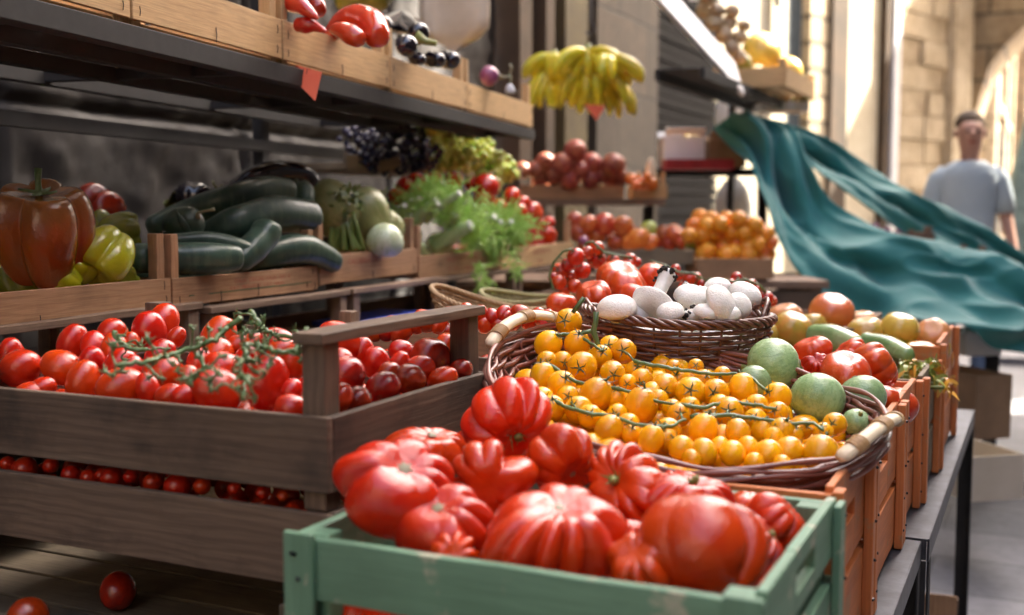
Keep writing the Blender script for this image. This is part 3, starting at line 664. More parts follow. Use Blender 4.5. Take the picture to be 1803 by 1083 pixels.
# --- front row of painted crates (short ends toward the street, handle slots)
rowsG = [(.010, .125), (.155, .24)]
H = .65
green = crate('green_crate', (-.44, 1.107, H + .002), 0, .482, .370, [(.012, .070), (.084, .155), (.176, .240)], 'green_paint', 'green painted wooden crate of ribbed red tomatoes nearest the camera', t=.011, pw=.028, post_top=0, slot=True, jut=0)
if 1:                                   # flat corner boards of the green crate, outside the long side and the end
    for (x, y) in ((-.241 + .017, -.185 - .005), (.241 - .017, -.185 - .005)): m = MB(); m.plank((x, y, 0), (x, y, .246), .034, .009, up=(1, 0, 0)); m.build('corner_board', M['green_paint'], green)
m = MB(); m.plank((.241 + .005, .185 - .02, 0), (.241 + .005, .185 - .02, .243), .034, .009, up=(0, 1, 0)); m.build('corner_board', M['green_paint'], green)
ocr = [(-.198, 1.318, 1.612, .24, 'orange_paint', 'orange painted crate directly behind the green crate, under the yellow tomatoes'),
       (-.198, 1.622, 1.985, .24, 'orange_paint', 'orange painted crate under the right end of the wicker tray, beside the round courgettes'),
       (-.198, 1.995, 2.275, .24, 'orange_paint', 'orange painted crate holding the shiny red ribbed tomatoes behind the round courgettes'),
       (-.190, 2.290, 2.600, .24, 'grey_wood', 'unpainted grey wooden crate with courgette flowers between two orange crates'),
       (-.184, 2.615, 3.05, .27, 'orange_paint', 'farthest and tallest orange crate holding orange and green tomatoes')]
OC = []
for (xr, y0, y1, h, mt, lb) in ocr:
    W = .56
    r = crate('slotted_crate', (xr - W / 2 - .012, (y0 + y1) / 2, H + .002), 0, W, y1 - y0 - .004, [(.008, .105), (.113, h)], mt, lb, 'slotted crates along the street edge', t=.010, pw=.026, post_top=.004, slot=True, outer=True, post_mat='orange_paint' if y0 < 2.6 else mt)
    OC.append(r)

for r_, pts in ((green, ((-.224, -.1955), (.224, -.1955))),):
    for (x, y) in pts:
        for z in (.03, .12, .20, .225):
            m = MB(); m.tube([(x + random.uniform(-.008, .008), y + .001, z), (x, y - .0012, z)], .0022, 7); m.build('nail', M['staple'], r_)
for r_ in OC[:3]:
    b = [c for c in r_.children if c.name.startswith('corner_post')]
    for c in b[2:]:
        q = c.data.vertices; X = max(v.co.x for v in q); yy = sum(v.co.y for v in q) / len(q)
        for z in (.03, .085, .14, .215): m = MB(); m.tube([(X - .001, yy + random.uniform(-.005, .005), z), (X + .0012, yy, z)], .0022, 7); m.build('nail', M['staple'], c)
# --- dark brown stack on the left
xr, yf = -.722, 1.055
dz = .62; dy = .412
def dark(z0, label, rails, pt, lift):
    return crate('dark_crate', (xr - dz / 2, yf + dy / 2, z0), 0, dz, dy, [(.024, .112)], 'dark_wood', label, 'dark brown crates stacked on the left', t=.011, pw=.031, post_top=pt, post_bot=0, floor_z=.03, rails=rails)
upper = dark(.8735, 'dark brown slatted crate heaped with red plum tomatoes, its handle rail toward the street', ['x+'], .082, 0)
lower = dark(.762, 'lower dark brown crate with cherry tomatoes showing in the gap above its board', [], -.002, 0)
# pale tray below with loose tomatoes
tray = crate('wooden_tray', (-1.20, 1.27, .6525), 0, .90, .46, [(.0, .032)], 'tray_wood', 'wide unpainted wooden tray in the shade below the dark crates', t=.010, pw=.03, post_top=.077, floor_z=.010)
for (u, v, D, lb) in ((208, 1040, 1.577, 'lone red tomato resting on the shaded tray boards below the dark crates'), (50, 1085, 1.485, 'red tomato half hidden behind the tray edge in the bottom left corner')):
    p = at(u, v, D); fruit('tomato', G['plumd'], p, .0250, rq(), lb, 'tomato', 'tomatoes on the shaded tray')  # darker skin puts the deep shade under the crates into these tomatoes' colour

# --- crates of the middle row, against the wall
A_, B_ = (-1.5, 1.29), (-1.69, 4.17)
rz = math.atan2(B_[1] - A_[1], B_[0] - A_[0])                     # direction of the row
dr = Vector((B_[0] - A_[0], B_[1] - A_[1], 0)).normalized(); nr = Vector((-dr.y, dr.x, 0))   # nr points to the wall
def rowpt(y): return Vector((A_[0] + dr.x / dr.y * (y - A_[1]), y, 0))
def mid(y0, y1, z0, h, mat, label, name='fruit_crate', rails=(), pt=.085, off=0, depth=.36, pw=.022, pb=0, group='shallow crates of the middle row', rows=None, t=.007, floor=True):
    a = rowpt(y0); b = rowpt(y1); L = (b - a).length; c = (a + b) / 2 + nr * (depth / 2 + off); 
    r = crate(name, (c.x, c.y, z0), rz + pi, L, depth, rows or [(.003, h)], mat, label, group, t=t, pw=pw, post_top=pt, post_bot=pb, floor_z=.009, rails=rails, floor=floor)
    return r       # local +y faces the street, local +x faces the camera
mids = [mid(1.13, 1.708, 1.032, .056, 'warm_wood', 'shallow wooden crate holding the big brown pepper and yellow peppers'),
        mid(1.714, 2.252, 1.026, .060, 'warm_wood', 'shallow wooden crate with faded red print holding dark courgettes'),
        mid(2.262, 2.790, 1.036, .074, 'warm_wood', 'shallow wooden crate with red lettering holding squash and celery'),
        mid(2.800, 3.410, 1.018, .070, 'warm_wood', 'shallow wooden crate with red print under the feathery fennel'),
        mid(3.425, 4.19, 1.010, .080, 'pale_wood', 'shallow wooden crate with red print holding round red tomatoes, end of the middle row')]
sup = [mid(1.05, 1.775, .84, .06, 'old_wood', 'old brown crate with a long handle rail below the pepper crate', 'tall_crate', ('y+',), .108, -.03, .40, .032, group='old crates carrying the middle row', rows=[(.02, .075)], t=.009),
       mid(1.785, 2.345, .83, .06, 'old_wood', 'old brown crate with a handle rail below the courgette crate', 'tall_crate', ('y+',), .100, -.04, .40, .03, group='old crates carrying the middle row', rows=[(.02, .08)], t=.009),
       mid(2.36, 2.92, .83, .06, 'old_wood', 'old brown crate with a handle rail below the squash crate, empty', 'tall_crate', ('y+',), .090, -.04, .40, .032, group='old crates carrying the middle row', rows=[(.02, .09)], t=.009),
       mid(2.93, 3.55, .83, .06, 'old_wood', 'old brown crate with a handle rail below the fennel crate', 'tall_crate', ('y+',), .085, -.02, .40, .03, group='old crates carrying the middle row', rows=[(.02, .09)], t=.009),
       mid(3.56, 4.2, .83, .06, 'old_wood', 'old brown crate below the last crate of the middle row', 'tall_crate', ('y+',), .075, -.02, .40, .03, group='old crates carrying the middle row', rows=[(.02, .09)], t=.009)]
# low wooden bench that carries them
bn = thing('wooden_bench', (-1.78, 2.6, 0), rz - pi / 2, 'long low wooden bench against the wall carrying the crates of the middle row', 'bench')
m = MB(); m.box((0, 0, .812), (.52, 3.5, .022)); m.build('seat', M['old_wood'], bn)
for sy in (-1.6, 0, 1.6):
    for sx in (-.22, .22):
        m = MB(); m.box((sx, sy, .40), (.05, .05, .80)); m.build('leg', M['old_wood'], bn)

def print_on(panel_parent, body, size, x, z, y, mat='red_print', name='print'):
    cu = bpy.data.curves.new(name, 'FONT'); cu.body = body; cu.size = size; cu.extrude = .0001; cu.align_x = 'CENTER'; cu.space_character = 1.15
    cu.materials.append(M[mat]); tmp = bpy.data.objects.new('tmp', cu); me = bpy.data.meshes.new_from_object(tmp); bpy.data.objects.remove(tmp)
    o = bpy.data.objects.new(name, me); COL.objects.link(o); o.parent = panel_parent
    o.location = (x, y, z); o.rotation_euler = (pi / 2, 0, pi)           # reads from local +y
    return o
def street_panel(r):
    return [c for c in r.children if c.name.startswith('side_panel')][1]
for r, txt in ((mids[1], [('ITALIA  ORIGINE ITALIA  CAT. II', .013, -.04, .038), ('O & O   PRODUZIONE   O & O   NAPOLI', .010, -.02, .025)]),
               (mids[2], [('CALLABRIA ITA', .020, .05, .046)]), (mids[3], [('PRODOTTO ITALIANO', .020, .0, .044), ('O   CAT. I   ITALIA', .018, .02, .016)]), (mids[4], [('ORTOFRUTTA', .026, -.02, .046), ('ITALIA', .02, .0, .014)])):
    sp = street_panel(r)
    for (b, s, x, z) in txt: print_on(sp, b, s, x, z, .1805)
sp = street_panel(mids[1]); m = MB(); m.plank((.22, .1803, .022), (-.24, .1803, .022), .0022, .0006, up=(0, 0, 1), ch=.0001); m.build('stripe', M['green_print'], sp)
for r, sts in ((mids[0], ((-.27, .034, .016), (-.275, .008, .014), (.05, .0, .012))), (mids[1], ((.25, .003, .020), (.115, .0, .026), (-.02, .0, .032), (-.22, .012, .012), (-.255, .004, .018), (-.245, .04, .016))), (mids[2], ((-.24, .01, .02), (.0, .005, .02)))):
    m = MB()
    for (x, z, L) in sts: m.tube([(x, .1805, z), (x + .0005, .1818, z + L / 2), (x, .1805, z + L)], .0007, 5)
    m.build('staple', M['staple'], street_panel(r))
m = MB(); q = [(.262, .152, .1405 + .0 ), (.262, .150, .150), (.250, .150, .150), (.250, .150, .1405)]; m.tube(q, .0009, 6); m.build('wire_loop', M['staple'], mids[1])

# --- upper shelf: steel frame and light crates
SA, SB = (-1.35, 1.42), (-1.70, 3.6)
sd = Vector((SB[0] - SA[0], SB[1] - SA[1], 0)).normalized(); sn = Vector((-sd.y, sd.x, 0)); srz = math.atan2(sd.y, sd.x)
def spt(y): return Vector((SA[0] + sd.x / sd.y * (y - SA[1]), y, 0))
y0s, y1s = .55, 3.97; a = spt(y0s); b = spt(y1s); Ls = (b - a).length; cS = (a + b) / 2
sh = thing('steel_shelf', (cS.x, cS.y, 0), srz + pi, 'dark steel shelf frame above the vegetables carrying a row of pale crates', 'shelf')
# local: +x toward camera end, +y toward the street, -y toward the wall
def lb(m, x0, x1, y0, y1, z0, z1): m.box(((x0 + x1) / 2, (y0 + y1) / 2, (z0 + z1) / 2), (abs(x1 - x0), abs(y1 - y0), abs(z1 - z0)))
m = MB(); lb(m, -Ls / 2, Ls / 2, -.004, .0, 1.481, 1.518); lb(m, -Ls / 2, Ls / 2, -.035, -.0045, 1.481, 1.485); m.build('front_beam', M['steel_dark'], sh)
for yb in (-.20, -.38, -.56):
    m = MB(); lb(m, -Ls / 2, Ls / 2, yb - .015, yb + .015, 1.488, 1.518); m.build('long_beam', M['steel_dark'], sh)
for k in range(6):
    x = -Ls / 2 + .02 + k * (Ls - .04) / 5; m = MB(); lb(m, x - .012, x + .012, -.56, -.01, 1.494, 1.5175); m.build('cross_bar', M['steel_dark'], sh)
for x in (-Ls / 2 + 1.02, Ls / 2 - .5):
    m = MB(); lb(m, x - .022, x + .022, -.62, -.585, 0, 1.9); m.build('post', M['steel_dark'], sh)
m = MB(); lb(m, -Ls / 2, Ls / 2, -.60, -.582, 1.395, 1.43); m.build('back_rail', M['steel_dark'], sh)
ys = [(.55, 1.446), (1.452, 1.966), (1.974, 2.55), (2.556, 3.18), (3.186, 3.965)]
slab = ['pale wooden crate at the near end of the top shelf', 'pale wooden crate on the top shelf, second from the near end', 'pale wooden crate of long red peppers on the top shelf', 'pale wooden crate of black aubergines on the top shelf', 'pale wooden crate of onions at the far end of the top shelf']
SC = []
for (y0, y1), lbl in zip(ys, slab):
    a = spt(y0); b = spt(y1); L = (b - a).length; c = (a + b) / 2 + sn * .20
    r = crate('shelf_crate', (c.x, c.y, 1.5195), srz + pi, L, .385, [(.010, .092)], 'pale_wood', lbl, 'pale crates on the top shelf', t=.008, pw=.026, post_top=.075, floor_z=.006)
    SC.append(r); m = MB()
    for (x, z, Lq) in ((L / 2 - .02, .055, .018), (L / 2 - .02, .018, .016), (.0, .008, .028), (-L / 2 + .018, .06, .018), (-L / 2 + .02, .02, .016)): m.tube([(x, .1925, z), (x + .0005, .1942, z + Lq / 2), (x, .1925, z + Lq)], .0008, 5)
    m.build('staple', M['staple'], [q for q in r.children if q.name.startswith('side_panel')][1])
# orange price tag pinned to the shelf
def card(name, pts, D, mat, label, cat='price tag', th=.0007, dD=None):
    W = [at(u, v, D + (dD[i] if dD else 0)) for i, (u, v) in enumerate(pts)]; c = sum(W, Vector()) / len(W); n = CF * th; m = MB(); k = len(W)
    m.add([p - c for p in W] + [p - c + n for p in W], [tuple(range(k))[::-1], tuple(range(k, 2 * k))] + [(i, (i + 1) % k, (i + 1) % k + k, i + k) for i in range(k)])
    o = m.build(name, mat, None, loc=c); tag(o, label, cat); return o, c
D_ = dep(vpl(540, 130, SA, SB)) - .012
tg, c = card('price_tag', [(521, 114), (567, 127), (555, 178), (516, 139)], D_, M['tag_orange'], 'orange paper price tag hanging point-down from the top shelf', dD=(0, 0, -.01, -.008))
m = MB(); pts = [(535, 120), (532, 128), (531, 135), (534, 138), (538, 133), (541, 124), (540, 119)]; m.tube([at(u, v, D_ - .003) - c for u, v in pts], .0006, 5); m.tube([at(u, v, D_ - .002) - c for u, v in ((544, 118), (546, 123))], .0006, 5); m.build('handwriting', M['ink'], tg)

# ------------------------------------------------------------------ wickerwork
def wicker(mb, rimf, n_stakes, rows, h, base=.72, rad=.0022, seed=0, amp=None, prof=None, phases=2, mi=0, per=6):
    """woven bowl; rimf(phi)->(x,y,z) rim curve; rows of weavers wave in and out round the stakes"""
    r = random.Random(seed); amp = amp or rad * 1.1
    prof = prof or (lambda s: base + (1 - base) * math.sin(s * pi / 2) ** .8)
    def pt(ph, s, off=0):
        x, y, z = rimf(ph); k = prof(s); q = math.hypot(x, y) or 1
        return Vector((x * (k + off / q), y * (k + off / q), z - h * (1 - s)))
    for i in range(n_stakes):
        ph = 2 * pi * (i + r.uniform(-.1, .1)) / n_stakes; mb.tube([pt(ph, s / 8) for s in range(9)], rad * .62, 6, mi=mi)
    for k in range(rows):
        s0 = (k + .5) / rows; N = n_stakes * per; dz = r.uniform(-.2, .2) / rows
        mb.tube([pt(2 * pi * j / N, min(1, max(0, s0 + dz * math.sin(2 * pi * j / N + k) + r.uniform(-.03, .03) / rows)), amp * math.cos(pi * j / per * 1.0 + pi * k)) for j in range(N)], [rad * r.uniform(.85, 1.15) for _ in range(N)], 6, closed=True, mi=mi)
    return pt
def braid(mb, curve, n, rad, strands=3, tw=10, closed=True, off=.0028, mi=0):
    for s in range(strands):
        pts = []
        for j in range(n):
            t = j / n if closed else j / (n - 1); p = Vector(curve(t)); q = Vector(curve((t + .002) % 1 if closed else min(1, t + .002) if t < .999 else t)); d = (q - p)
            if d.length < 1e-9: d = p - Vector(curve(t - .002))
            d.normalize(); a = d.cross(Vector((0, 0, 1))).normalized(); b = d.cross(a); an = 2 * pi * (tw * t + s / strands)
            pts.append(p + (a * math.cos(an) + b * math.sin(an)) * off)
        mb.tube(pts, rad, 6, closed=closed, mi=mi)

# tray basket of yellow tomatoes, tilted, between the birch grips
PL, PR = at(905, 602, 1.80), at(1512, 778, 1.50)
PF, PB = at(1215, 842, 1.36), at(1215, 608, 1.86)
tc = (PL + PR) / 2; ax = (PR - PL) / 2; ay = ((PB - PF) / 2); ctr = (PF + PB) / 2; tc = tc * .5 + ctr * .5
axn = ax.normalized(); nz = ax.cross(ay).normalized(); ayn = nz.cross(axn); TM = Matrix((axn, ayn, nz)).transposed()
tq = TM.to_quaternion(); TA = ax.length; TB = ay.dot(ayn)
def trim(ph):
    c, s = math.cos(ph), math.sin(ph); e = 1.18
    return (TA * math.copysign(abs(c) ** (2 / 2.2), c), TB * math.copysign(abs(s) ** (2 / 2.2), s), .012 * math.cos(2 * ph))
tray_b = thing('tomato_tray', tc, 0, 'wide reddish wicker tray with two birch grips, full of yellow tomatoes', 'basket'); tray_b.rotation_mode = 'QUATERNION'; tray_b.rotation_quaternion = tq
m = MB(); wicker(m, trim, 44, 7, .062, base=.74, rad=.0038, seed=4, amp=.0034, per=5); m.build('woven_wall', M['wicker_red'], tray_b, True)
m = MB(); r_ = random.Random(3)
for s in range(7):                         # loose rods running along the edge, as a rough border
    k = 1.02 + .012 * (s % 3); z = .010 - .0068 * s; a0 = r_.uniform(0, 6)
    N = 150; m.tube([(trim(2 * pi * j / N)[0] * (k - .018 * (s / 6)) + .002 * math.sin(5 * j / N * 6.28 + a0), trim(2 * pi * j / N)[1] * (k - .018 * (s / 6)) + .002 * math.cos(7 * j / N * 6.28 + a0), trim(2 * pi * j / N)[2] + z + .0035 * math.sin(9 * 6.28 * j / N + a0)) for j in range(N)], [.0036 * (1 + .2 * math.sin(j * .7 + s)) for j in range(N)], 7, closed=True)
m.build('rim', M['wicker_red'], tray_b, True)
m = MB(); m.add(*surf(lambda T, P: (TA * .78 * np.sin(T) * np.cos(P), TB * .78 * np.sin(T) * np.sin(P), -.060 + .002 * np.cos(T)), 6, 40)); m.build('bottom', M['wicker'], tray_b, True)
for s in (-1, 1):                          # birch grips: arched flat wood bound with split cane
    m = MB(); N = 22; pts = []
    for j in range(N):
        ph = (-.40 if s > 0 else -.30) + (.66 if s > 0 else .72) * j / (N - 1); x, y, z = trim(ph if s > 0 else pi - ph); pts.append(Vector((x * 1.045, y * 1.1, z + .012 + .020 * math.cos((j / (N - 1) - .5) * pi))))
    m.tube(pts, [.006] + [.0105] * (N - 2) + [.006], 12, flat=.7); g = m.build('grip', M['birch'], tray_b, True)
    for c0 in (.16, .50, .84):
        m = MB()
        for q in range(6):
            f = (c0 - .02 + q * .018) * (N - 1); i = int(f); i = min(i, N - 2); p = pts[i].lerp(pts[i + 1], f - i); d = (pts[i + 1] - pts[i]).normalized(); a = d.cross(Vector((0, 0, 1))).normalized(); b = d.cross(a)
            m.tube([p + a * math.cos(2 * pi * k / 16) * .0115 + b * math.sin(2 * pi * k / 16) * .0092 for k in range(16)], .0015, 6, closed=True)
        m.build('binding', M['wrap'], g, True)

# mushroom basket
MC = at(1193, 562, 1.96); MR = .158; MH = .082
def mrim(ph): return (MR * math.cos(ph), MR * .86 * math.sin(ph), .012 * max(0, -math.cos(ph - .1)) ** 2 * 1.4)
mb_ = thing('mushroom_basket', (MC.x, MC.y, MC.z - MH), YAW, 'oval dark wicker basket holding white mushrooms', 'basket')
up = lambda f: (lambda ph: (f(ph)[0], f(ph)[1], f(ph)[2] + MH))
m = MB(); wicker(m, up(mrim), 26, 10, MH * .96, base=.80, rad=.0037, seed=8, amp=.0036, per=6); m.build('woven_wall', M['wicker'], mb_, True)
m = MB(); braid(m, lambda t: (lambda q: (q[0] * 1.02, q[1] * 1.02, q[2] + MH + .003))(mrim(2 * pi * t)), 240, .0037, 4, 12, off=.0055); m.build('braided_rim', M['wicker'], mb_, True)
m = MB(); m.add(*surf(lambda T, P: (MR * .8 * np.sin(T) * np.cos(P), MR * .69 * np.sin(T) * np.sin(P), .006 + .004 * np.cos(T)), 6, 32)); m.build('bottom', M['wicker'], mb_, True)
for s in (-1, 1):
    m = MB()
    for o_ in (0, .0065):
        pts = [Vector((s * (MR * 1.0 - .02 * (1 - math.sin(pi * j / 14))) , (j / 14 - .5) * .11 + (.01 if s < 0 else .02), MH + .012 + (.030 - o_) * math.sin(pi * j / 14) - .008)) for j in range(15)]
        m.tube(pts, .0038 if not o_ else .0028, 8)
    for j in (3, 6, 9, 12): p = pts[j]; m.tube([p + Vector((0, 0, .008)), p + Vector((s * .006, .004, -.002)), p + Vector((s * .001, .003, -.014)), p + Vector((-s * .005, 0, -.004)), p + Vector((0, -.002, .007))], .0018, 6)
    m.build('handle', M['wicker'], mb_, True)

# straw baskets behind
def straw(name, uvd, R, ry, h, mat, label, seed, tilt=.0, wave=.02, rot=0):
    p = at(*uvd); r = thing(name, (p.x, p.y, p.z - h), YAW + rot, label, 'basket', 'straw baskets')
    f = lambda ph: (R * math.cos(ph), ry * math.sin(ph), h + wave * math.cos(2 * ph + .6) + tilt * -math.cos(ph))
    m = MB(); wicker(m, f, 40, 11, h * .97, base=.7, rad=.0026, seed=seed, amp=.0018, per=4); m.build('woven_wall', M[mat], r, True)
    m = MB(); braid(m, lambda t: f(2 * pi * t), 150, .0036, 3, 24, off=.003); m.build('rim', M[mat], r, True)
    m = MB(); m.add(*surf(lambda T, P: (R * .74 * np.sin(T) * np.cos(P), ry * .74 * np.sin(T) * np.sin(P), .006 + .003 * np.cos(T)), 6, 28)); m.build('bottom', M[mat], r, True); return r
straw('straw_basket', (872, 532, 2.42), .135, .105, .085, 'straw', 'empty brown straw basket with a sagging rim behind the dark crate', 21, .022, .012)
straw('straw_basket', (938, 520, 2.75), .125, .11, .08, 'straw_pale', 'empty greenish straw basket behind the brown one', 22, .0, .010)

# ------------------------------------------------------------------ yellow tomatoes on the vine
def Y(x, y): return 950 + x / 2.404, 400 + y / 2.404
vines = [('yellow tomato truss draped over the back left rim of the tray', [(60, 462), (110, 452), (170, 462), (230, 500), (262, 525)]),
         ('long yellow tomato truss across the left middle of the tray', [(-10, 590), (60, 590), (120, 640), (190, 665), (300, 678), (400, 700), (500, 735), (600, 755)]),
         ('yellow tomato truss lying lowest at the front left of the tray', [(-20, 700), (60, 735), (120, 762), (200, 790), (300, 795), (400, 836), (520, 845), (560, 840), (618, 815)]),
         ('yellow tomato truss along the back of the tray below the mushroom basket', [(400, 568), (480, 585), (560, 600), (650, 612), (760, 625), (830, 620), (900, 640), (960, 690)]),
         ('yellow tomato truss in the right middle of the tray', [(600, 755), (700, 762), (780, 742), (860, 745), (940, 756), (1000, 770)]),
         ('yellow tomato truss at the front right end of the tray', [(640, 800), (740, 795), (850, 800), (960, 815), (1060, 830), (1160, 832), (1200, 860)])]
toms = [(127,405,58),(38,495,58),(160,495,52),(358,523,54),(300,500,45),(262,550,48),(183,595,58),(97,665,62),(20,640,55),(30,565,42),(100,560,42),(313,622,53),(405,612,45),(237,705,68),(430,757,65),(432,652,48),(478,697,46),(535,672,55),(565,592,38),(602,642,45),(633,697,60),(700,655,45),(738,700,60),(865,688,60),(775,632,40),(372,662,38),(335,735,50),(500,725,42),(300,850,58),(472,893,55),(595,802,48),(640,765,42),(695,860,60),(800,778,60),(725,790,42),(835,865,55),(772,882,48),(920,755,50),(917,822,52),(1012,718,56),(1010,790,47),(940,870,50),(1025,862,54),(1115,858,46),(885,928,48),(962,962,58),(1055,942,56),(700,958,55),(608,935,52),(822,962,52),(545,860,50),(1183,955,73),(1255,830,50),(1205,872,44),(560,765,44),(160,772,55),(215,800,48),(122,712,44),(392,870,42),(372,828,48),(330,792,46),(540,905,48),(755,748,42),(882,765,42),(290,640,36),(665,590,34),(450,600,34),(1075,880,42),(990,900,44),(1110,960,44),(760,930,44),(650,985,42),(915,1000,42),(1030,1010,40),(60,760,50),(5,730,50)]
def ydepth(v): return 1.44 + .00172 * (800 - v)
VR = []
for lb_, pl in vines:
    P0 = at(*Y(*pl[0]), ydepth(Y(*pl[0])[1]) - .03); r = thing('tomato_truss', P0, 0, lb_, 'tomatoes', 'yellow tomatoes on the vine')
    pts = [at(*Y(*q), ydepth(Y(*q)[1]) - .034) - P0 for q in pl]; sm_ = []
    for i in range(len(pts) - 1):
        for k in range(4): sm_.append(pts[i].lerp(pts[i + 1], k / 4) + Vector((random.uniform(-1, 1), random.uniform(-1, 1), random.uniform(-1, 1))) * .0012)
    sm_.append(pts[-1]); m = MB(); m.tube(sm_, [.0031 - .0011 * i / len(sm_) for i in range(len(sm_))], 8)
    VR.append((r, P0, sm_, m, pl))
for i, (x, y, rp) in enumerate(toms):
    u, v = Y(x, y); u += random.uniform(-3, 3); v += random.uniform(-3, 3); rp *= random.uniform(.93, 1.06); best = None
    for q in VR:
        for s in q[2]:
            d = (Vector(proj(q[1] + s)) - Vector((u, v))).length
            if best is None or d < best[0]: best = (d, q, s)
    q = best[1]; deep = best[0] > 30; rpx = rp / 2.404; D = ydepth(v) + (.012 if rp < 50 else 0) + (.014 if deep else 0)
    if i == len(toms) - 25: pass
    p = at(u, v, D); R = rpx * D / FPX * 1.06; du = proj(q[1] + best[2])
    toward = (q[1] + best[2] - p)
    toward = toward.normalized() if toward.length > 1e-6 else CU
    dirv = (toward * .75 + cq(random.uniform(-.35, .35), random.uniform(-.1, .3), random.uniform(-.25, .45))).normalized()
    t = link('tomato', G['yellow%d' % (i % 3)], q[0], p - q[1], orient(dirv, random.uniform(0, 6)), R)
    if not deep or i % 3 == 0: link('calyx', G['cal_y'][i % 3], t)
    top = p - q[1] + dirv * R * 1.15; e = best[2]
    if (top - e).length < .05 and (not deep): q[3].tube([e, e.lerp(top, .5) + Vector((0, 0, .003)), top], [.0017, .0013, .0015], 6)
for r, P0, sm_, m, pl in VR: m.build('vine', M['vine'], r, True)
for k in range(150):
    a = random.uniform(0, 2 * pi); q_ = math.sqrt(random.random()) * .80; loc = tc + axn * (TA * q_ * math.cos(a)) + ayn * (TB * q_ * math.sin(a)) + nz * (-.034 + random.uniform(-.006, .008))
    if k < 64: fruit('yellow_tomato', G['yellow%d' % (k % 3)], tc + axn * (TA * .86 * (-1 + 2 * ((k % 11) + .5 * (k // 11 % 2)) / 10.5) * math.sqrt(max(.1, 1 - (-.83 + .332 * (k // 11)) ** 2))) + ayn * (TB * .95 * (-.83 + .332 * (k // 11))) + nz * (-.040 + random.uniform(-.004, .006)), .0215, rq(), 'yellow tomato loose in the covered bottom layer of the wicker tray', 'tomato', 'bottom layer of yellow tomatoes')
# top truss has a thick cut stalk leaning over the mushroom basket
m = MB(); q = VR[0]; f = lambda x, y, d=0: at(*Y(x, y), 1.76 + d) - q[1]
m.tube([f(262, 525), f(245, 490), f(228, 440), f(238, 400), f(240, 358)], [.0034, .004, .0052, .0042, .0045], 9); m.tube([f(226, 440), f(190, 445), f(150, 470)], [.004, .003, .0024], 8)
m.tube([f(140, 362), f(165, 330), f(188, 298)], .0036, 8); m.build('stalk', M['vine'], q[0], True)

# ------------------------------------------------------------------ mushrooms
def mush(u, v, rpx, D, d, label, stem=None, flat=.62, lift=True, dirty=True):
    """cap centred at (u, v); d = direction of the cap's top; stem length in radii"""
    v -= 7 if lift else 0; rpx *= 1.26 if lift else 1; p = at(u, v, D); R = rpx * D / FPX; sd_ = random.randint(0, 99)
    def cap(T, P):
        rho = np.sin(np.clip(T, 0, pi)) ** .8; z = flat * np.cos(T); z = np.where(T > 1.75, z * .45 - .02, z); rho = np.where(T > 1.75, rho * 1.0 - .0, rho)
        rho = rho * (1 + rnoise(T, P, 3, .05, sd_)); return rho * np.cos(P), rho * np.sin(P), z + .12
    if 'mc%d' % (sd_ % 4) not in G: G['mc%d' % (sd_ % 4)] = surf_mesh('mushroom_cap', cap, M['mushroom'], 28, 40)
    r = thing('mushroom', p, 0, label, 'mushroom', 'white mushrooms in the dark basket'); r.rotation_mode = 'QUATERNION'; r.rotation_quaternion = orient(d, sd_)
    link('cap', G['mc%d' % (sd_ % 4)], r, (0, 0, 0), None, R)
    if stem:
        L = stem; bx = bent('stem', [(0, 0, 0), (.02 * R, 0, -L * .55 * R), (.07 * R, .04 * R, -L * R)], [.33 * R, .34 * R, .42 * R], M['mushroom'], 20, 16, seed=sd_); link('stem', bx, r)
        if dirty:
            m = MB(); rr = random.Random(sd_)
            for k in range(46):
                a = rr.uniform(0, 2 * pi); zz = -L * R * (1 - abs(rr.gauss(0, .22))); q = .41 * R * (1.0 if zz > -L * R * .93 else .8); c = Vector((.055 * R + q * math.cos(a), .03 * R + q * math.sin(a), zz)); s_ = R * rr.uniform(.05, .13)
                vs, fs = surf(lambda T, P: (s_ * np.sin(T) * np.cos(P) * (1 + .3 * np.sin(3 * P)), s_ * np.sin(T) * np.sin(P), s_ * .8 * np.cos(T)), 4, 6); m.add([Vector(x) + c for x in vs], fs)
            m.build('soil', M['soil'], r, True)
    return r
def Z(x, y): return 960 + x / 4.098, 340 + y / 4.098
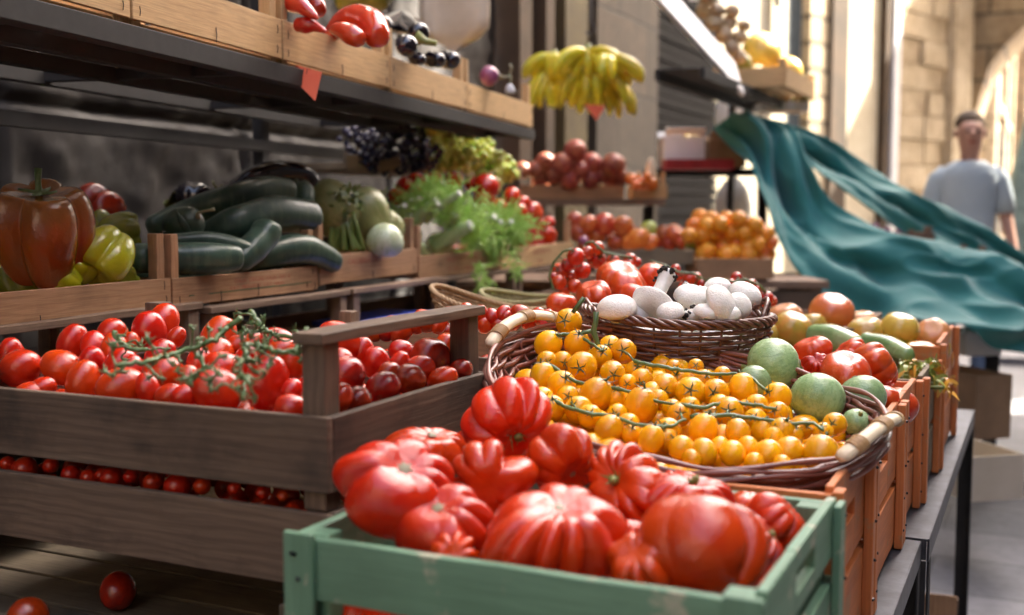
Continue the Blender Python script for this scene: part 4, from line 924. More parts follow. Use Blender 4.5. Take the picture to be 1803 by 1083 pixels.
for (x, y, rp, D, d, st, fl, lb_) in [
    (790, 800, 125, 1.90, cq(-.45, -.75, .45), 1.75, .75, 'biggest white mushroom with a soil-caked stem standing up over its cap'),
    (1232, 852, 128, 1.86, cq(.80, .35, .35), 1.75, .72, 'white mushroom lying on its side, black soil on its stem end, front of the basket'),
    (1045, 795, 98, 1.95, cq(.1, .8, .4), 1.0, .7, 'round white mushroom cap in the middle between the two dirty stems'),
    (1245, 735, 82, 2.00, cq(0, .9, .3), .9, .8, 'small white mushroom cap at the back of the basket'),
    (1432, 780, 100, 1.93, cq(.35, .85, .3), .9, .95, 'tall white mushroom cap against the right rim of the basket'),
    (1385, 850, 82, 1.88, cq(.6, .45, .6), 1.0, .85, 'white mushroom speckled with soil at the front right of the basket'),
    (520, 893, 118, 1.87, cq(-.1, .93, .25), .6, .42, 'flat white mushroom cap at the left rim of the basket'),
    (660, 905, 78, 1.90, cq(.3, .8, .4), .6, .5, 'white mushroom mostly hidden beside the flat left one'),
    (1150, 905, 70, 1.84, cq(.2, .9, .35), .6, .6, 'low white mushroom cap between the black stem end and the front rim'),
    (1330, 920, 66, 1.85, cq(-.1, .9, .3), .6, .6, 'low white mushroom cap at the front rim, right of the lying mushroom'),
    (1150, 790, 74, 1.99, cq(.2, .9, .2), .6, .8, 'white mushroom cap in the second line, centre right of the heap'),
    (905, 912, 82, 1.86, cq(-.2, .9, .3), .6, .55, 'low white mushroom cap at the front middle rim of the basket'),
    (1090, 735, 40, 2.0, cq(.75, -.5, .2), 2.2, .7, 'thin little mushroom lying across the back of the heap')]:
    u, v = Z(x, y); mush(u, v, rp / 4.098, D, d, lb_, st, fl, dirty=('soil' in lb_ or 'dirty' in lb_ or 'little' in lb_))
for k in range(9):
    a = 2 * pi * k / 9; p = MC + Vector((math.cos(a + YAW) * .085, math.sin(a + YAW) * .07, -.045)); q = Quaternion((0, 0, 1), a)
    u, v = proj(p); r = mush(u, v, .03 / dep(p) * FPX, dep(p), Vector((math.cos(a) * .3, math.sin(a) * .3, 1)), 'white mushroom in the lower layer of the basket, mostly covered by others', None, .6, False)

# ------------------------------------------------------------------ round courgettes, ribbed tomatoes and others in the orange crates
rc = surf_mesh('round_courgette', tomato_fn(.93, .06, 5, 8, .03, .3, 0, .02), M['round_courgette'], 32, 48)
scm = MB(); scm.tube([(0, 0, .84), (.02, 0, .95), (.06, 0, 1.10)], [.19, .13, .15], 9); G['rc_stem'] = scm.mesh('stem', M['olive_calyx'], True)
sc2 = MB(); sc2.add(*surf(lambda T, P: (.13 * np.sin(T) * np.cos(P), .13 * np.sin(T) * np.sin(P), -.93 + .03 * np.cos(T)), 8, 12)); G['rc_scar'] = sc2.mesh('blossom_scar', M['dry_stem'], True)
def W6(x, y): return 1250 + x / 3.009, 380 + y / 3.009
for (x, y, rp, D, d, lb_) in [
    (335, 795, 150, 1.80, cq(-.75, -.1, -.2), 'darkest round courgette, between the mushroom basket and the red ribbed tomatoes'),
    (570, 968, 145, 1.68, cq(-.3, -.9, .2), 'pale green round courgette in the middle of the group, left of the lightest one'),
    (808, 962, 125, 1.72, cq(.3, -.85, .2), 'lightest round courgette, beside the edge of the orange crate'),
    (235, 885, 95, 1.72, cq(-.9, -.3, 0), 'glossy green courgette peeping out under the darkest round one'),
    (775, 1095, 75, 1.62, cq(.1, .5, .5), 'low round courgette at the right end of the tomato tray')]:
    u, v = W6(x, y); fruit('round_courgette', rc, at(u, v, D), rp / 3.009 * D / FPX, orient(d, random.uniform(0, 6)), lb_, 'courgette', 'round courgettes', [('stem', G['rc_stem']), ('blossom_scar', G['rc_scar'])])
for (x, y, rp, D, d, me, lb_) in [
    (715, 838, 150, 1.98, cq(-.1, .95, .35), 'beef_smooth', 'smooth broad red tomato in front of the big ribbed one, right of the darkest courgette'),
    (870, 800, 160, 2.10, cq(.55, .35, .1), 'beef_scarlet', 'big shiny red ribbed tomato beside the corner of the orange crate'),
    (735, 755, 105, 2.18, cq(-.6, .5, .2), 'beef_scarlet', 'red ribbed tomato leaning on the back of the big shiny one'),
    (540, 715, 98, 2.22, cq(-.3, .8, .2), 'beef_smooth', 'red tomato behind the darkest round courgette'),
    (565, 790, 75, 2.05, cq(-.2, .5, .6), 'beef4', 'small crinkled red tomato squeezed beside the darkest round courgette'),
    (505, 868, 45, 1.98, cq(.2, .6, .5), 'beef_smooth', 'small patch of red tomato low between two round courgettes'),
    (935, 955, 78, 1.92, cq(.3, .9, .2), 'beef_smooth', 'low red tomato inside the orange crate next to the lightest round courgette')]:
    u, v = W6(x, y); fruit('red_tomato', G[me], at(u, v, D), rp / 3.009 * D / FPX, orient(d, random.uniform(0, 6)), lb_, 'tomato', 'red tomatoes behind the round courgettes', [('stem_scar', G['scar_b'])])
for (x, y, rp, D, d, me, lb_) in [
    (645, 515, 122, 2.85, cq(.1, .8, .5), 'orange_tomato', 'largest orange tomato on top of the far crate'),
    (435, 600, 110, 2.62, cq(.2, .6, .3), 'amber_tomato', 'amber tomato at the left end of the far crate, next to the mushroom basket'),
    (400, 545, 98, 2.85, cq(-.2, .8, .2), 'rosy_tomato', 'pinkish orange tomato behind the amber one at the left end'),
    (545, 575, 75, 2.8, cq(0, .8, 0), 'green_tomato', 'green tomato wedged between the amber and the largest orange one'),
    (590, 640, 60, 2.7, cq(0, .8, .4), 'green_tomato', 'low green tomato under the largest orange one'),
    (800, 575, 92, 2.95, cq(-.1, .8, .1), 'rosy_tomato', 'pale pink tomato behind the pair right of the largest orange one'),
    (825, 625, 108, 2.70, cq(-.2, .75, .2), 'amber_tomato', 'amber tomato between the largest orange one and the bright green one'),
    (1005, 600, 106, 2.68, cq(.15, .9, .3), 'green_tomato', 'bright green tomato in the far crate'),
    (1180, 632, 96, 2.72, cq(-.25, .45, .6), 'rosy_tomato', 'rightmost pinkish tomato showing its stem dimple'),
    (305, 625, 75, 2.62, cq(0, .6, 0), 'green_tomato', 'green tomato in the shadow beside the mushroom basket rim'),
    (670, 655, 65, 2.58, cq(0, .8, .2), 'green_tomato', 'low green tomato in front of the orange ones, above the pale courgette'),
    (1080, 722, 58, 2.52, cq(.1, .7, .3), 'amber_tomato', 'flattish yellow green tomato in front of the rightmost pinkish one'),
    (1165, 730, 60, 2.52, cq(.3, .7, .2), 'green_tomato', 'flattish green tomato at the corner of the far crate')]:
    u, v = W6(x, y); fruit(me, G[me], at(u, v, D), rp / 3.009 * D / FPX, orient(d, random.uniform(0, 6)), lb_, 'tomato', 'orange and green tomatoes in the far crate', [('stem_scar', G['scar_b'])])
k = 0
for x in (-.62, -.52, -.42, -.32, -.24):
    for y in (2.68, 2.79, 2.90, 3.0):
        k += 1; z = .845 + (.035 if (k % 2) else 0); me = ('green_tomato', 'amber_tomato', 'orange_tomato')[k % 3]
        fruit(me, G[me], (x, y, z), .052, rq(), 'tomato in the covered lower layer of the far orange crate', 'tomato', 'lower layer of tomatoes in the far crate')
for (px, rp, lb_) in [([(1425, 590, 2.45), (1470, 596, 2.40), (1515, 612, 2.35)], [22, 24, 18], 'pale green courgette lying behind the big red ribbed tomato'), ([(1515, 600, 2.55), (1565, 612, 2.5), (1602, 628, 2.42)], [18, 20, 15], 'striped pale courgette behind the corner of the orange crate')]:
    bent_thing('courgette', px, rp, M['pale_courgette'], lb_, 'courgette', facets=5)
# courgette flowers in the grey crate
fl = thing('courgette_flowers', at(1618, 655, 2.35), 0, 'heap of wilted yellow green courgette flowers spilling over the grey crate', 'flowers')
rr = random.Random(5)
for nm, mt, n in (('petals', 'flower_orange', 46), ('leaves', 'flower_green', 120)):
    m = MB()
    for k in range(n):
        u = rr.uniform(1590, 1650) if nm == 'leaves' else rr.choice((rr.uniform(1592, 1612), rr.uniform(1640, 1672))); v = 655 + rr.uniform(-22, 12) + (max(0, u - 1645) * 1.0)
        p = at(u, v, 2.36 + rr.uniform(-.06, .08)) - fl.location; d = Vector((rr.gauss(0, 1), rr.gauss(0, 1), rr.gauss(0, .6))).normalized(); s_ = Vector((rr.gauss(0, 1), rr.gauss(0, 1), rr.gauss(0, 1))).cross(d).normalized(); L = rr.uniform(.015, .035); b = []
        for i in range(5):
            q = i / 4; b += [p + d * L * q + s_ * .005 * math.sin(pi * (q * .8 + .1)) + Vector((0, 0, -.012 * q * q)), p + d * L * q - s_ * .005 * math.sin(pi * (q * .8 + .1)) + Vector((0, 0, -.012 * q * q + .003 * math.sin(5 * q)))]
        m.add(b, [(2 * i, 2 * i + 1, 2 * i + 3, 2 * i + 2) for i in range(4)])
    o = m.build(nm, M[mt], fl, True); o['kind'] = 'stuff'
m = MB()
for k in range(26):
    p = Vector((rr.uniform(-.30, .02), rr.uniform(-.12, .12), rr.uniform(-.05, -.01))); m.tube([p, p + Vector((rr.uniform(-.05, .05), rr.uniform(-.05, .05), .01))], .004, 6)
o = m.build('stems', M['olive_calyx'], fl, True); o['kind'] = 'stuff'
# filler layers under the red tomatoes and courgettes (partly visible between them)
for k, (x, y) in enumerate([(-.60, 1.75), (-.50, 1.72), (-.40, 1.78), (-.30, 1.72), (-.58, 1.86), (-.47, 1.84), (-.36, 1.88), (-.28, 1.84), (-.30, 1.93), (-.45, 1.93)]):
    fruit('round_courgette', rc, (x, y, .85), .048, rq(), 'round courgette in the covered lower layer of the orange crate', 'courgette', 'lower layer of round courgettes', [('stem', G['rc_stem'])])
for k, (x, y) in enumerate([(-.62, 2.06), (-.52, 2.1), (-.42, 2.06), (-.32, 2.08), (-.25, 2.18), (-.6, 2.2), (-.5, 2.2), (-.4, 2.2), (-.31, 2.21)]):
    fruit('red_tomato', G['beef_smooth'], (x, y, .85), .052, orient((rr.uniform(-.4, .4), rr.uniform(-.4, .4), 1), k), 'red tomato in the covered lower layer behind the courgettes', 'tomato', 'lower layer of red tomatoes')

# ------------------------------------------------------------------ big ribbed tomatoes in the green crate
def K4(x, y): return 480 + x / 2.5014, 650 + y / 2.5014
def K5(x, y): return 1000 + x / 2.245, 700 + y / 2.245
beefs = [
 (K4(555, 512), 100, 1.20, cq(.25, .75, .60), 0, 1, 'wide ribbed tomato at the left end of the green crate heap'),
 (K4(685, 350), 64, 1.36, cq(.2, .85, .3), 3, 0, 'ribbed tomato behind the leftmost one, near the dark crate corner'),
 (K4(1040, 205), 78, 1.44, cq(.25, -.55, .75), 2, 2, 'topmost ribbed tomato with its dark green calyx turned down toward the camera'),
 (K4(905, 290), 42, 1.45, cq(-.5, .6, .1), 5, 0, 'small lobed tomato tucked left of the topmost one'),
 (K4(965, 455), 70, 1.31, cq(.05, .15, -.95), 4, 0, 'upright ribbed tomato showing its blossom end, middle of the heap'),
 (K4(1270, 385), 68, 1.36, cq(.35, -.35, .5), 1, 0, 'round ribbed tomato left of the one with the green stem'),
 (K4(1565, 505), 78, 1.29, cq(-.62, .42, .66), 3, 2, 'finely ribbed tomato with a green stem facing the camera'),
 (K4(1235, 735), 118, 1.13, cq(.15, .80, .35), 1, 0, 'largest ribbed tomato, front middle of the green crate'),
 (K4(745, 680), 86, 1.17, cq(-.1, .75, .5), 0, 0, 'crinkled tomato at the front left of the green crate'),
 (K4(800, 815), 44, 1.12, cq(0, .4, .9), 4, 1, 'low tomato just behind the front board of the green crate'),
 (K5(530, 570), 106, 1.09, cq(.1, .7, -.3), 5, 0, 'deeply lobed tomato at the front right corner of the green crate'),
 (K5(290, 650), 66, 1.08, cq(-.3, .5, .4), 2, 0, 'tomato between the largest one and the front right one'),
 (K5(480, 400), 72, 1.26, cq(.1, .9, .2), 3, 0, 'pale shining tomato at the back right of the green crate'),
 (K5(830, 480), 54, 1.22, cq(.6, .6, .2), 1, 0, 'ribbed tomato against the right end of the green crate'),
 (K5(735, 440), 47, 1.28, cq(.2, .8, .2), 0, 0, 'tomato at the back right corner behind the pale shining one'),
 (K5(735, 570), 60, 1.16, cq(.7, .5, .2), 2, 0, 'tomato pressed to the right side board of the green crate'),
 (K5(255, 520), 26, 1.19, cq(.2, .8, .2), 5, 0, 'smallest tomato in the gap of the green crate heap'),
 (K5(420, 345), 42, 1.35, cq(-.2, .9, .2), 4, 0, 'tomato tucked behind the finely ribbed one with the green stem')]
for ((u, v), rp, D, d, g, cal, lb_) in beefs:
    v += 7; rp *= 1.03
    fruit('ribbed_tomato', G['beef%d' % g], at(u, v, D), rp * D / FPX * 1.02, orient(d, random.uniform(0, 6)), lb_, 'tomato', 'ribbed tomatoes in the green crate', [('calyx', G['cal_b'])] if (cal == 2 or int(rp * 7) % 3 == 0) else [('stem_scar', G['scar_b'])])
for k, (x, y) in enumerate([(-.60, 1.0), (-.50, .99), (-.40, 1.0), (-.30, .99), (-.60, 1.10), (-.49, 1.1), (-.38, 1.1), (-.28, 1.1), (-.60, 1.2), (-.5, 1.21), (-.4, 1.2), (-.29, 1.2)]):
    fruit('ribbed_tomato', G['beef%d' % (k % 6)], (x, y, .79 + .05 * (y > 1.05)), .055, orient((rr.uniform(-.5, .5), rr.uniform(-.5, .5), 1), k), 'ribbed tomato in the covered lower layer of the green crate', 'tomato', 'lower layer of ribbed tomatoes')

# ------------------------------------------------------------------ plum tomatoes in the dark crate
def Q(x, y): return x / 3.005, 540 + y / 3.005
def Q2(x, y): return 500 + x / 3.005, 540 + y / 3.005
def Dfront(u): return 1.50 - .235 * min(u, 600) / 580 if u < 600 else 1.265 + (u - 580) * .00115
PT = [(110,325,108,1),(325,320,100,1),(385,190,86,0),(595,155,92,0),(500,215,80,0),(605,230,80,0),(790,125,100,2),(865,80,90,0),(440,392,95,0),(640,312,95,0),(640,430,118,1),(485,300,80,0),(865,350,108,1),(850,265,88,0),(1155,165,102,0),(1155,255,92,0),(1140,440,132,1),(1415,400,128,2),(1540,540,85,1),(1180,325,98,1),(1470,185,82,1),(1495,235,78,1),(1550,300,78,2),(895,475,72,1),(975,475,70,1),(935,160,52,0),(700,190,50,0),(1545,440,60,0),(230,430,62,1),(1300,280,68,0),(1260,205,62,1),(700,330,70,0),(1340,200,60,0),(1060,300,80,0),(160,470,80,1),(780,430,70,0),(1290,330,70,0),(60,240,70,0),(1000,390,70,0),(1330,420,60,0)]
PT2 = [(330,370,110,2),(490,300,82,0),(380,500,85,1),(525,430,95,1),(665,385,90,1),(612,300,58,0),(770,285,122,0),(862,225,78,2),(935,335,66,1),(620,235,66,1),(290,180,112,1),(420,240,70,0),(300,300,80,0),(560,360,70,0),(840,380,70,1),(720,330,80,1),(300,480,70,0)]
obs = []
for (lst, F) in ((PT, Q), (PT2, Q2)):
    for i, (x, y, rp, el) in enumerate(lst):
        u, v = F(x, y); vf = 683 + .095 * u if u < 580 else 738 - .286 * (u - 580)
        D = Dfront(u) + .045 + max(0, vf - v) * .0021; r = rp / 3.005 * D / FPX * .93
        d = {0: cq(random.uniform(-.5, .5), .8, random.uniform(-.4, .4)), 1: cq(random.choice((-1, 1)) * random.uniform(.7, 1), .35, random.uniform(-.3, .3)), 2: cq(random.uniform(-.2, .2), 1, .2)}[el]
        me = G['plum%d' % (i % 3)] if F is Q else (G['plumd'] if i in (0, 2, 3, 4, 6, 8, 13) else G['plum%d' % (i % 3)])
        o = fruit('plum_tomato', me, at(u, v, D), r, orient(d, random.uniform(0, 6)), None, 'tomato', 'plum tomatoes in the dark crate', [('stem_scar', G['scar_p'])] if i % 3 else [('calyx', G['cal_t'])])
        obs.append((o, u, v))
label_rows(obs, 'plum tomato heaped in the dark brown crate', '', ['topmost', 'second', 'third', 'lowest'])
nb = 0
for x in np.arange(-1.29, -.76, .05):
    for y in np.arange(1.10, 1.43, .05):
        nb += 1; fruit('plum_tomato', G['plum%d' % (nb % 3)], (x + rr.uniform(-.008, .008), y + rr.uniform(-.008, .008), .928 + .4 * (y - 1.1) * .10), .0245, rq(), 'red plum tomato in the covered bottom layer of the dark crate', 'tomato', 'bottom layer of plum tomatoes in the dark crate')
# bare vines lying on them
def twig(name, pl, D, label, side=10, seed=0, mat='vine', r0=.0032):
    rr = random.Random(seed); W = [at(*Q(*q[:2]), D + (q[2] if len(q) > 2 else 0)) for q in pl]; P0 = W[0]; r = thing(name, P0, 0, label, 'vine', 'bare tomato vines on the plum tomatoes'); m = MB(); sm_ = []
    for i in range(len(W) - 1):
        for k in range(5): sm_.append(W[i].lerp(W[i + 1], k / 5) - P0 + Vector((rr.gauss(0, 1), rr.gauss(0, 1), rr.gauss(0, 1))) * .0012)
    sm_.append(W[-1] - P0); m.tube(sm_, [r0 * (1.1 - .3 * i / len(sm_)) for i in range(len(sm_))], 8); m.build('main_stem', M[mat], r, True); m = MB()
    for k in range(side):
        p = rr.choice(sm_[2:]); q = p; pts = [p]; d = Vector((rr.gauss(0, 1), rr.gauss(0, 1), rr.gauss(0, .8))).normalized()
        for s in range(9):
            d = (d + Vector((rr.gauss(0, .5), rr.gauss(0, .5), rr.gauss(0, .45) - .03))).normalized(); q = q + d * .0040; pts.append(q)
        m.tube(pts, [.0015, .0014, .0013, .0013, .0013, .0014, .0016, .002, .0024, .0014], 6)
        for j in range(4):
            e = pts[-2]; dd = Vector((rr.gauss(0, 1), rr.gauss(0, 1), rr.gauss(0, 1))).normalized(); m.tube([e, e + dd * .005, e + dd * .009 + Vector((0, 0, .003))], [.0013, .0009, .0003], 5)
    m.build('side_stems', M[mat], r, True)
twig('tomato_vine', [(600, 130, .12), (650, 205, .12), (700, 228, .1), (780, 225, .1)], 1.34, 'short thick bare vine at the left of the dark crate heap', 7, 1)
twig('tomato_vine', [(1265, 60, .06), (1215, 105, .06), (1140, 165, .04), (1050, 205, .03), (940, 245, .02), (860, 265, 0), (780, 290, -.02), (690, 305, -.03), (620, 310, -.04)], 1.345, 'long bare vine slanting down across the middle of the dark crate heap', 20, 2, r0=.0034)
twig('tomato_vine', [(1620, 110, 0), (1590, 190, .0), (1560, 235, -.01), (1480, 240, -.02), (1400, 215, 0), (1310, 200, 0), (1300, 250, -.02), (1310, 295, -.04)], 1.33, 'forked bare vine beside the handle post of the dark crate', 17, 3, r0=.0032)
twig('tomato_vine', [(1320, 20, .06), (1370, 90, .05), (1410, 130, .05), (1470, 150, .05), (1560, 160, .04)], 1.42, 'curly bare vine at the back of the dark crate heap', 18, 4)
twig('tomato_vine', [(1050, 240, -.02), (1085, 320, -.03), (1030, 370, -.03), (990, 400, -.03)], 1.30, 'curled dry vine hanging between tomatoes in the middle of the dark crate', 9, 5, 'vine', .0020)
twig('tomato_vine', [(1240, 340, -.04), (1280, 350, -.04), (1300, 400, -.04), (1285, 480, -.05)], 1.26, 'small dry vine between the two front plum tomatoes', 8, 6, 'vine', .0018)
# cherry tomatoes in the lower crate, seen through the gap
obs = []
for (x, y, rp) in [(40,830,42),(135,858,68),(95,850,40),(375,888,55),(470,905,50),(590,905,65),(540,890,40),(810,930,58),(940,950,78),(1070,948,50),(270,840,45),(1390,985,40),(1240,960,40),(1500,1000,36),(690,900,40)]:
    u, v = Q(x, y); D = Dfront(u) + .055; o = fruit('cherry_tomato', G['cherry%d' % (len(obs) % 3)], at(u, v, D), rp / 3.005 * D / FPX * .95, rq(), None, 'tomato', 'cherry tomatoes in the lower dark crate'); obs.append((o, u, v))
label_rows(obs, 'cherry tomato in the gap between the dark boards', '', ['only'])
for k in range(40):
    x = -1.27 + .055 * (k % 10) + rr.uniform(-.01, .01); y = 1.14 + .06 * (k // 10) + rr.uniform(-.01, .01); fruit('cherry_tomato', G['cherry%d' % (k % 3)], (x, y, .845), .018, rq(), 'cherry tomato deep inside the lower dark crate', 'tomato', 'cherry tomatoes deep in the lower dark crate')

# ------------------------------------------------------------------ middle row contents
def Drow(u): return dep(vpl(u, 450, A_, B_))
def V4(x, y): return x / 3.005, 280 + y / 3.005
def V5(x, y): return 500 + x / 3.005, 280 + y / 3.005
u, v = V4(225, 395)
bp = fruit('bell_pepper', G['pep'], at(u, v, 2.02), 90 * 2.02 / FPX, orient(cq(.12, .93, .42), 1.9), 'huge brown bell pepper standing in the left crate', 'pepper', None)
bp.scale = (.089, .089, .093)
m = MB(); leafy(m, 5, .34, .12, .16, .84, 3); m.tube([(0, 0, .70), (.03, .02, .86), (.10, .0, 1.04), (.20, -.04, 1.24)], [.09, .065, .06, .075], 9); m.build('stem', M['vine'], bp, True)
u, v = V4(550, 515); yp = fruit('bell_pepper', G['pepy'], at(u, v, 2.10), .046, orient(cq(-.35, -.75, .55), .4), 'bright yellow green bell pepper lying beside the brown one', 'pepper', 'yellow green peppers'); yp.scale = (.060, .060, .055)
m = MB(); leafy(m, 6, .38, .12, .3, .58, 5); m.tube([(0, 0, .5), (0, 0, .8), (.04, 0, 1.0)], [.16, .12, .14], 9); m.build('stem', M['calyx_dark'], yp, True)
u, v = V4(420, 575); fruit('bell_pepper', G['pepy'], at(u, v, 2.07), .033, orient(cq(.6, .6, .4), 1.4), 'small yellow pepper squeezed under the brown one', 'pepper', 'yellow green peppers')
u, v = V4(350, 640); fruit('bell_pepper', G['pepy'], at(u, v, 2.03), .027, orient(cq(-.6, .4, .4), 2.4), 'little yellow pepper at the crate board below the brown one', 'pepper', 'yellow green peppers')
u, v = V4(640, 395); fruit('bell_pepper', G['pepl'], at(u, v, 2.34), .045, orient(cq(.8, .1, -.3), .4), 'dull lime green pepper in the shade behind the yellow one', 'pepper', 'yellow green peppers')
u, v = V4(530, 345); fruit('bell_pepper', G['pepl'], at(u, v, 2.40), .029, orient(cq(-.4, .5, -.3), .9), 'lime green pepper nearly hidden behind the brown one', 'pepper', 'yellow green peppers')
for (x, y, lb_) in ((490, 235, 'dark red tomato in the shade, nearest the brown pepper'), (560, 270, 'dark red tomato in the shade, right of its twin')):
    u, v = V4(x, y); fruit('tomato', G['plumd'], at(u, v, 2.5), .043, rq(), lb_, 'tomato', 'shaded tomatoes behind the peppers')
for k, (x, y) in enumerate(((-1.68, 1.35), (-1.68, 1.48), (-1.70, 1.60), (-1.78, 1.40), (-1.80, 1.55), (-1.58, 1.62))):
    fruit('bell_pepper', G['pepl' if k % 2 else 'pepy'], (x, y, 1.082), .040, rq(), 'pepper in the covered bottom of the left crate', 'pepper', 'bottom layer of peppers')
def kid_tube(o, pts, rad, mat, name='stem', n=9):
    m = MB(); m.tube([Vector(p) - o.location for p in pts], rad, n); m.build(name, M[mat] if isinstance(mat, str) else mat, o, True)
def cour(pl, rp, label, seed=0, mat='courgette', cat='courgette', facets=4, group='dark courgettes in the second crate', name='courgette', end='dry_stem', scar=True):
    pts = [(*V4(x, y), Drow(max(V4(x, y)[0], 150)) + (D - 1.93) * .8 + .055 - .12 * min(1, max(0, (V4(x, y)[0] - 320) / 90))) for (x, y, D) in pl]; o, c, W = bent_thing(name, pts, [r / 3.005 for r in rp], M[mat], label, cat, group, facets=facets, seed=seed)
    return o, W
o, W = cour([(690, 525, 1.98), (900, 528, 1.95), (1120, 525, 1.93), (1275, 522, 1.93)], [82, 88, 90, 66], 'speckled dark courgette lying just behind the short corner post', 1)
kid_tube(o, [W[-1] - cq(.004, 0, 0), W[-1] + cq(.0025, 0, .002)], [.006, .004], 'olive_calyx', 'blossom_end')
o, W = cour([(900, 445, 2.06), (1120, 440, 2.05), (1332, 500, 2.0)], [52, 60, 58], 'slim courgette behind the speckled one, rough pale patch at its end', 2)
kid_tube(o, [W[-1] - cq(.006, 0, 0), W[-1] + cq(.002, -.001, .002)], [.008, .006], 'dry_stem', 'blossom_end')
o, W = cour([(1240, 560, 2.03), (1330, 480, 2.02), (1400, 400, 2.01), (1425, 325, 2.0)], [62, 80, 80, 68], 'stubby courgette standing up between the speckled one and the drooping one', 3)
o, W = cour([(1060, 420, 2.22), (1250, 340, 2.18), (1450, 290, 2.14), (1668, 315, 2.10)], [62, 92, 100, 88], 'thick green courgette in the middle of the heap, lighter at its right end', 4)
o, W = cour([(1310, 570, 2.12), (1450, 500, 2.08), (1620, 480, 2.04), (1790, 560, 2.0)], [50, 82, 88, 50], 'dark courgette drooping over the right end of the crate', 5)
o, W = cour([(780, 375, 2.46), (1000, 285, 2.40), (1250, 215, 2.34), (1420, 170, 2.30), (1542, 175, 2.27)], [60, 78, 92, 85, 68], 'long courgette on top of the heap with a pale cut end', 6)
kid_tube(o, [W[-1] - cq(.008, 0, 0), W[-1] + cq(.0025, .0, .001)], [.010, .0085], 'dry_stem', 'cut_end')
o, W = cour([(1570, 130, 2.30), (1598, 180, 2.27), (1612, 258, 2.22)], [55, 68, 56], 'end-on dark courgette hanging down under the shiny aubergine', 7)
kid_tube(o, [W[0] - cq(0, .008, 0), W[0] + cq(0, .010, .006)], [.009, .005], 'vine_dark')
o, W = cour([(900, 400, 2.10), (975, 350, 2.09), (1055, 330, 2.06)], [90, 100, 78], 'short fat courgette with a curled stalk, left of the heap', 8)
kid_tube(o, [W[-1] + cq(-.005, .006, 0), W[-1] + cq(-.002, .018, 0), W[-1] + cq(.016, .022, 0), W[-1] + cq(.032, .026, 0)], [.008, .004, .003, .004], 'dry_stem')
for k, (y, xx) in enumerate(((1.80, -1.72), (1.9, -1.70), (2.0, -1.74), (2.1, -1.76), (2.18, -1.73), (1.85, -1.62), (2.05, -1.64))):
    me = G.setdefault('courg', bent('courgette', [(-.10, 0, 0), (0, .01, .004), (.10, 0, 0)], [.024, .029, .026], M['courgette'], facets=4)); fruit('courgette', me, (xx, y, 1.066 + .018 * (k % 2)), 1, Quaternion((0, 0, 1), .2 * k), 'dark courgette in the covered bottom layer of the second crate', 'courgette', 'bottom layer of dark courgettes')
o, W = cour([(1215, 180, 2.52), (1330, 110, 2.48), (1480, 75, 2.44), (1610, 110, 2.40), (1660, 210, 2.36)], [42, 60, 70, 74, 60], 'shiny black aubergine arching over the top of the courgettes', 9, 'aubergine', 'aubergine', 0, 'aubergines in the second crate', 'aubergine')
m = MB(); d = (W[0] - W[1]).normalized(); leafy(m, 6, .052, .013, .5, .0, 4); cal = m.build('calyx', M['olive_calyx'], o, True); cal.location = W[0] + d * .012 - o.location; cal.rotation_mode = 'QUATERNION'; cal.rotation_quaternion = (-d).to_track_quat('Z', 'Y') @ Quaternion((1, 0, 0), 0)
kid_tube(o, [W[0], W[0] + d * .03, W[0] + d * .05 + cq(0, .008, 0)], [.010, .006, .007], 'olive_calyx')
o, W = cour([(930, 240, 2.62), (1010, 200, 2.6), (1120, 215, 2.58)], [60, 85, 70], 'black aubergine lying in the dark behind the long courgette', 10, 'aubergine', 'aubergine', 0, 'aubergines in the second crate', 'aubergine')
m = MB(); leafy(m, 6, .06, .016, .5, 0, 6); cal = m.build('calyx', M['olive_calyx'], o, True); cal.location = W[0] + cq(-.01, 0, 0) - o.location; cal.rotation_mode = 'QUATERNION'; cal.rotation_quaternion = cq(-1, .2, 0).to_track_quat('-Z', 'Y')
o, W = cour([(1690, 330, 2.44), (1725, 380, 2.42), (1735, 450, 2.40)], [50, 62, 50], 'aubergine with a bright edge squeezed between the courgettes and the squash', 11, 'aubergine', 'aubergine', 0, 'aubergines in the second crate', 'aubergine')

# third crate: squash, celery, white bulb
sq = surf_mesh('pale_squash', tomato_fn(1.1, .08, 8, 9, .04, .3, 0, .03), M['squash'], 30, 48)
u, v = V5(430, 290); fruit('squash', sq, at(u, v, 3.05), .068, orient(cq(-.3, .9, .3), 1), 'pale green round squash behind the celery bunch', 'squash', 'squashes in the third crate')
u, v = V5(250, 260); fruit('squash', sq, at(u, v, 2.98), .072, orient(cq(-.5, .6, 0), 2), 'darker squash in the shade next to the aubergines', 'squash', 'squashes in the third crate')
u, v = V5(520, 380); fruit('squash', sq, at(u, v, 3.15), .060, orient(cq(.5, .6, 0), 2), 'squash partly hidden behind the white fennel bulb', 'squash', 'squashes in the third crate')
ce = thing('celery_bunch', at(*V5(340, 470), 2.94), 0, 'dark green celery bunch with ribbed stalks standing in the third crate', 'celery')
rr = random.Random(9)
for k in range(9):
    x0 = 250 + 22 * k + rr.uniform(-10, 10); x1 = 300 + rr.uniform(-50, 70); pts = [at(*V5(x0, 490), 2.93 + .01 * (k % 3)), at(*V5((x0 + x1) / 2 + rr.uniform(-15, 15), 340), 2.94), at(*V5(x1, 175 + rr.uniform(-10, 70)), 2.96)]
    me = bent('stalk', [p - ce.location for p in pts], [.013, .011, .006], M['celery'], 12, 14, flat=.7, facets=3); link('stalk', me, ce)
m = MB()
for k in range(120):
    p = at(*V5(rr.uniform(270, 390), rr.uniform(150, 300)), 2.94 + rr.uniform(-.03, .03)) - ce.location; d = Vector((rr.gauss(0, 1), rr.gauss(0, 1), rr.gauss(.3, 1))).normalized(); s_ = d.orthogonal().normalized(); L = rr.uniform(.012, .028)
    m.add([p, p + d * L * .5 + s_ * .006, p + d * L, p + d * L * .5 - s_ * .006], [(0, 1, 2, 3)])
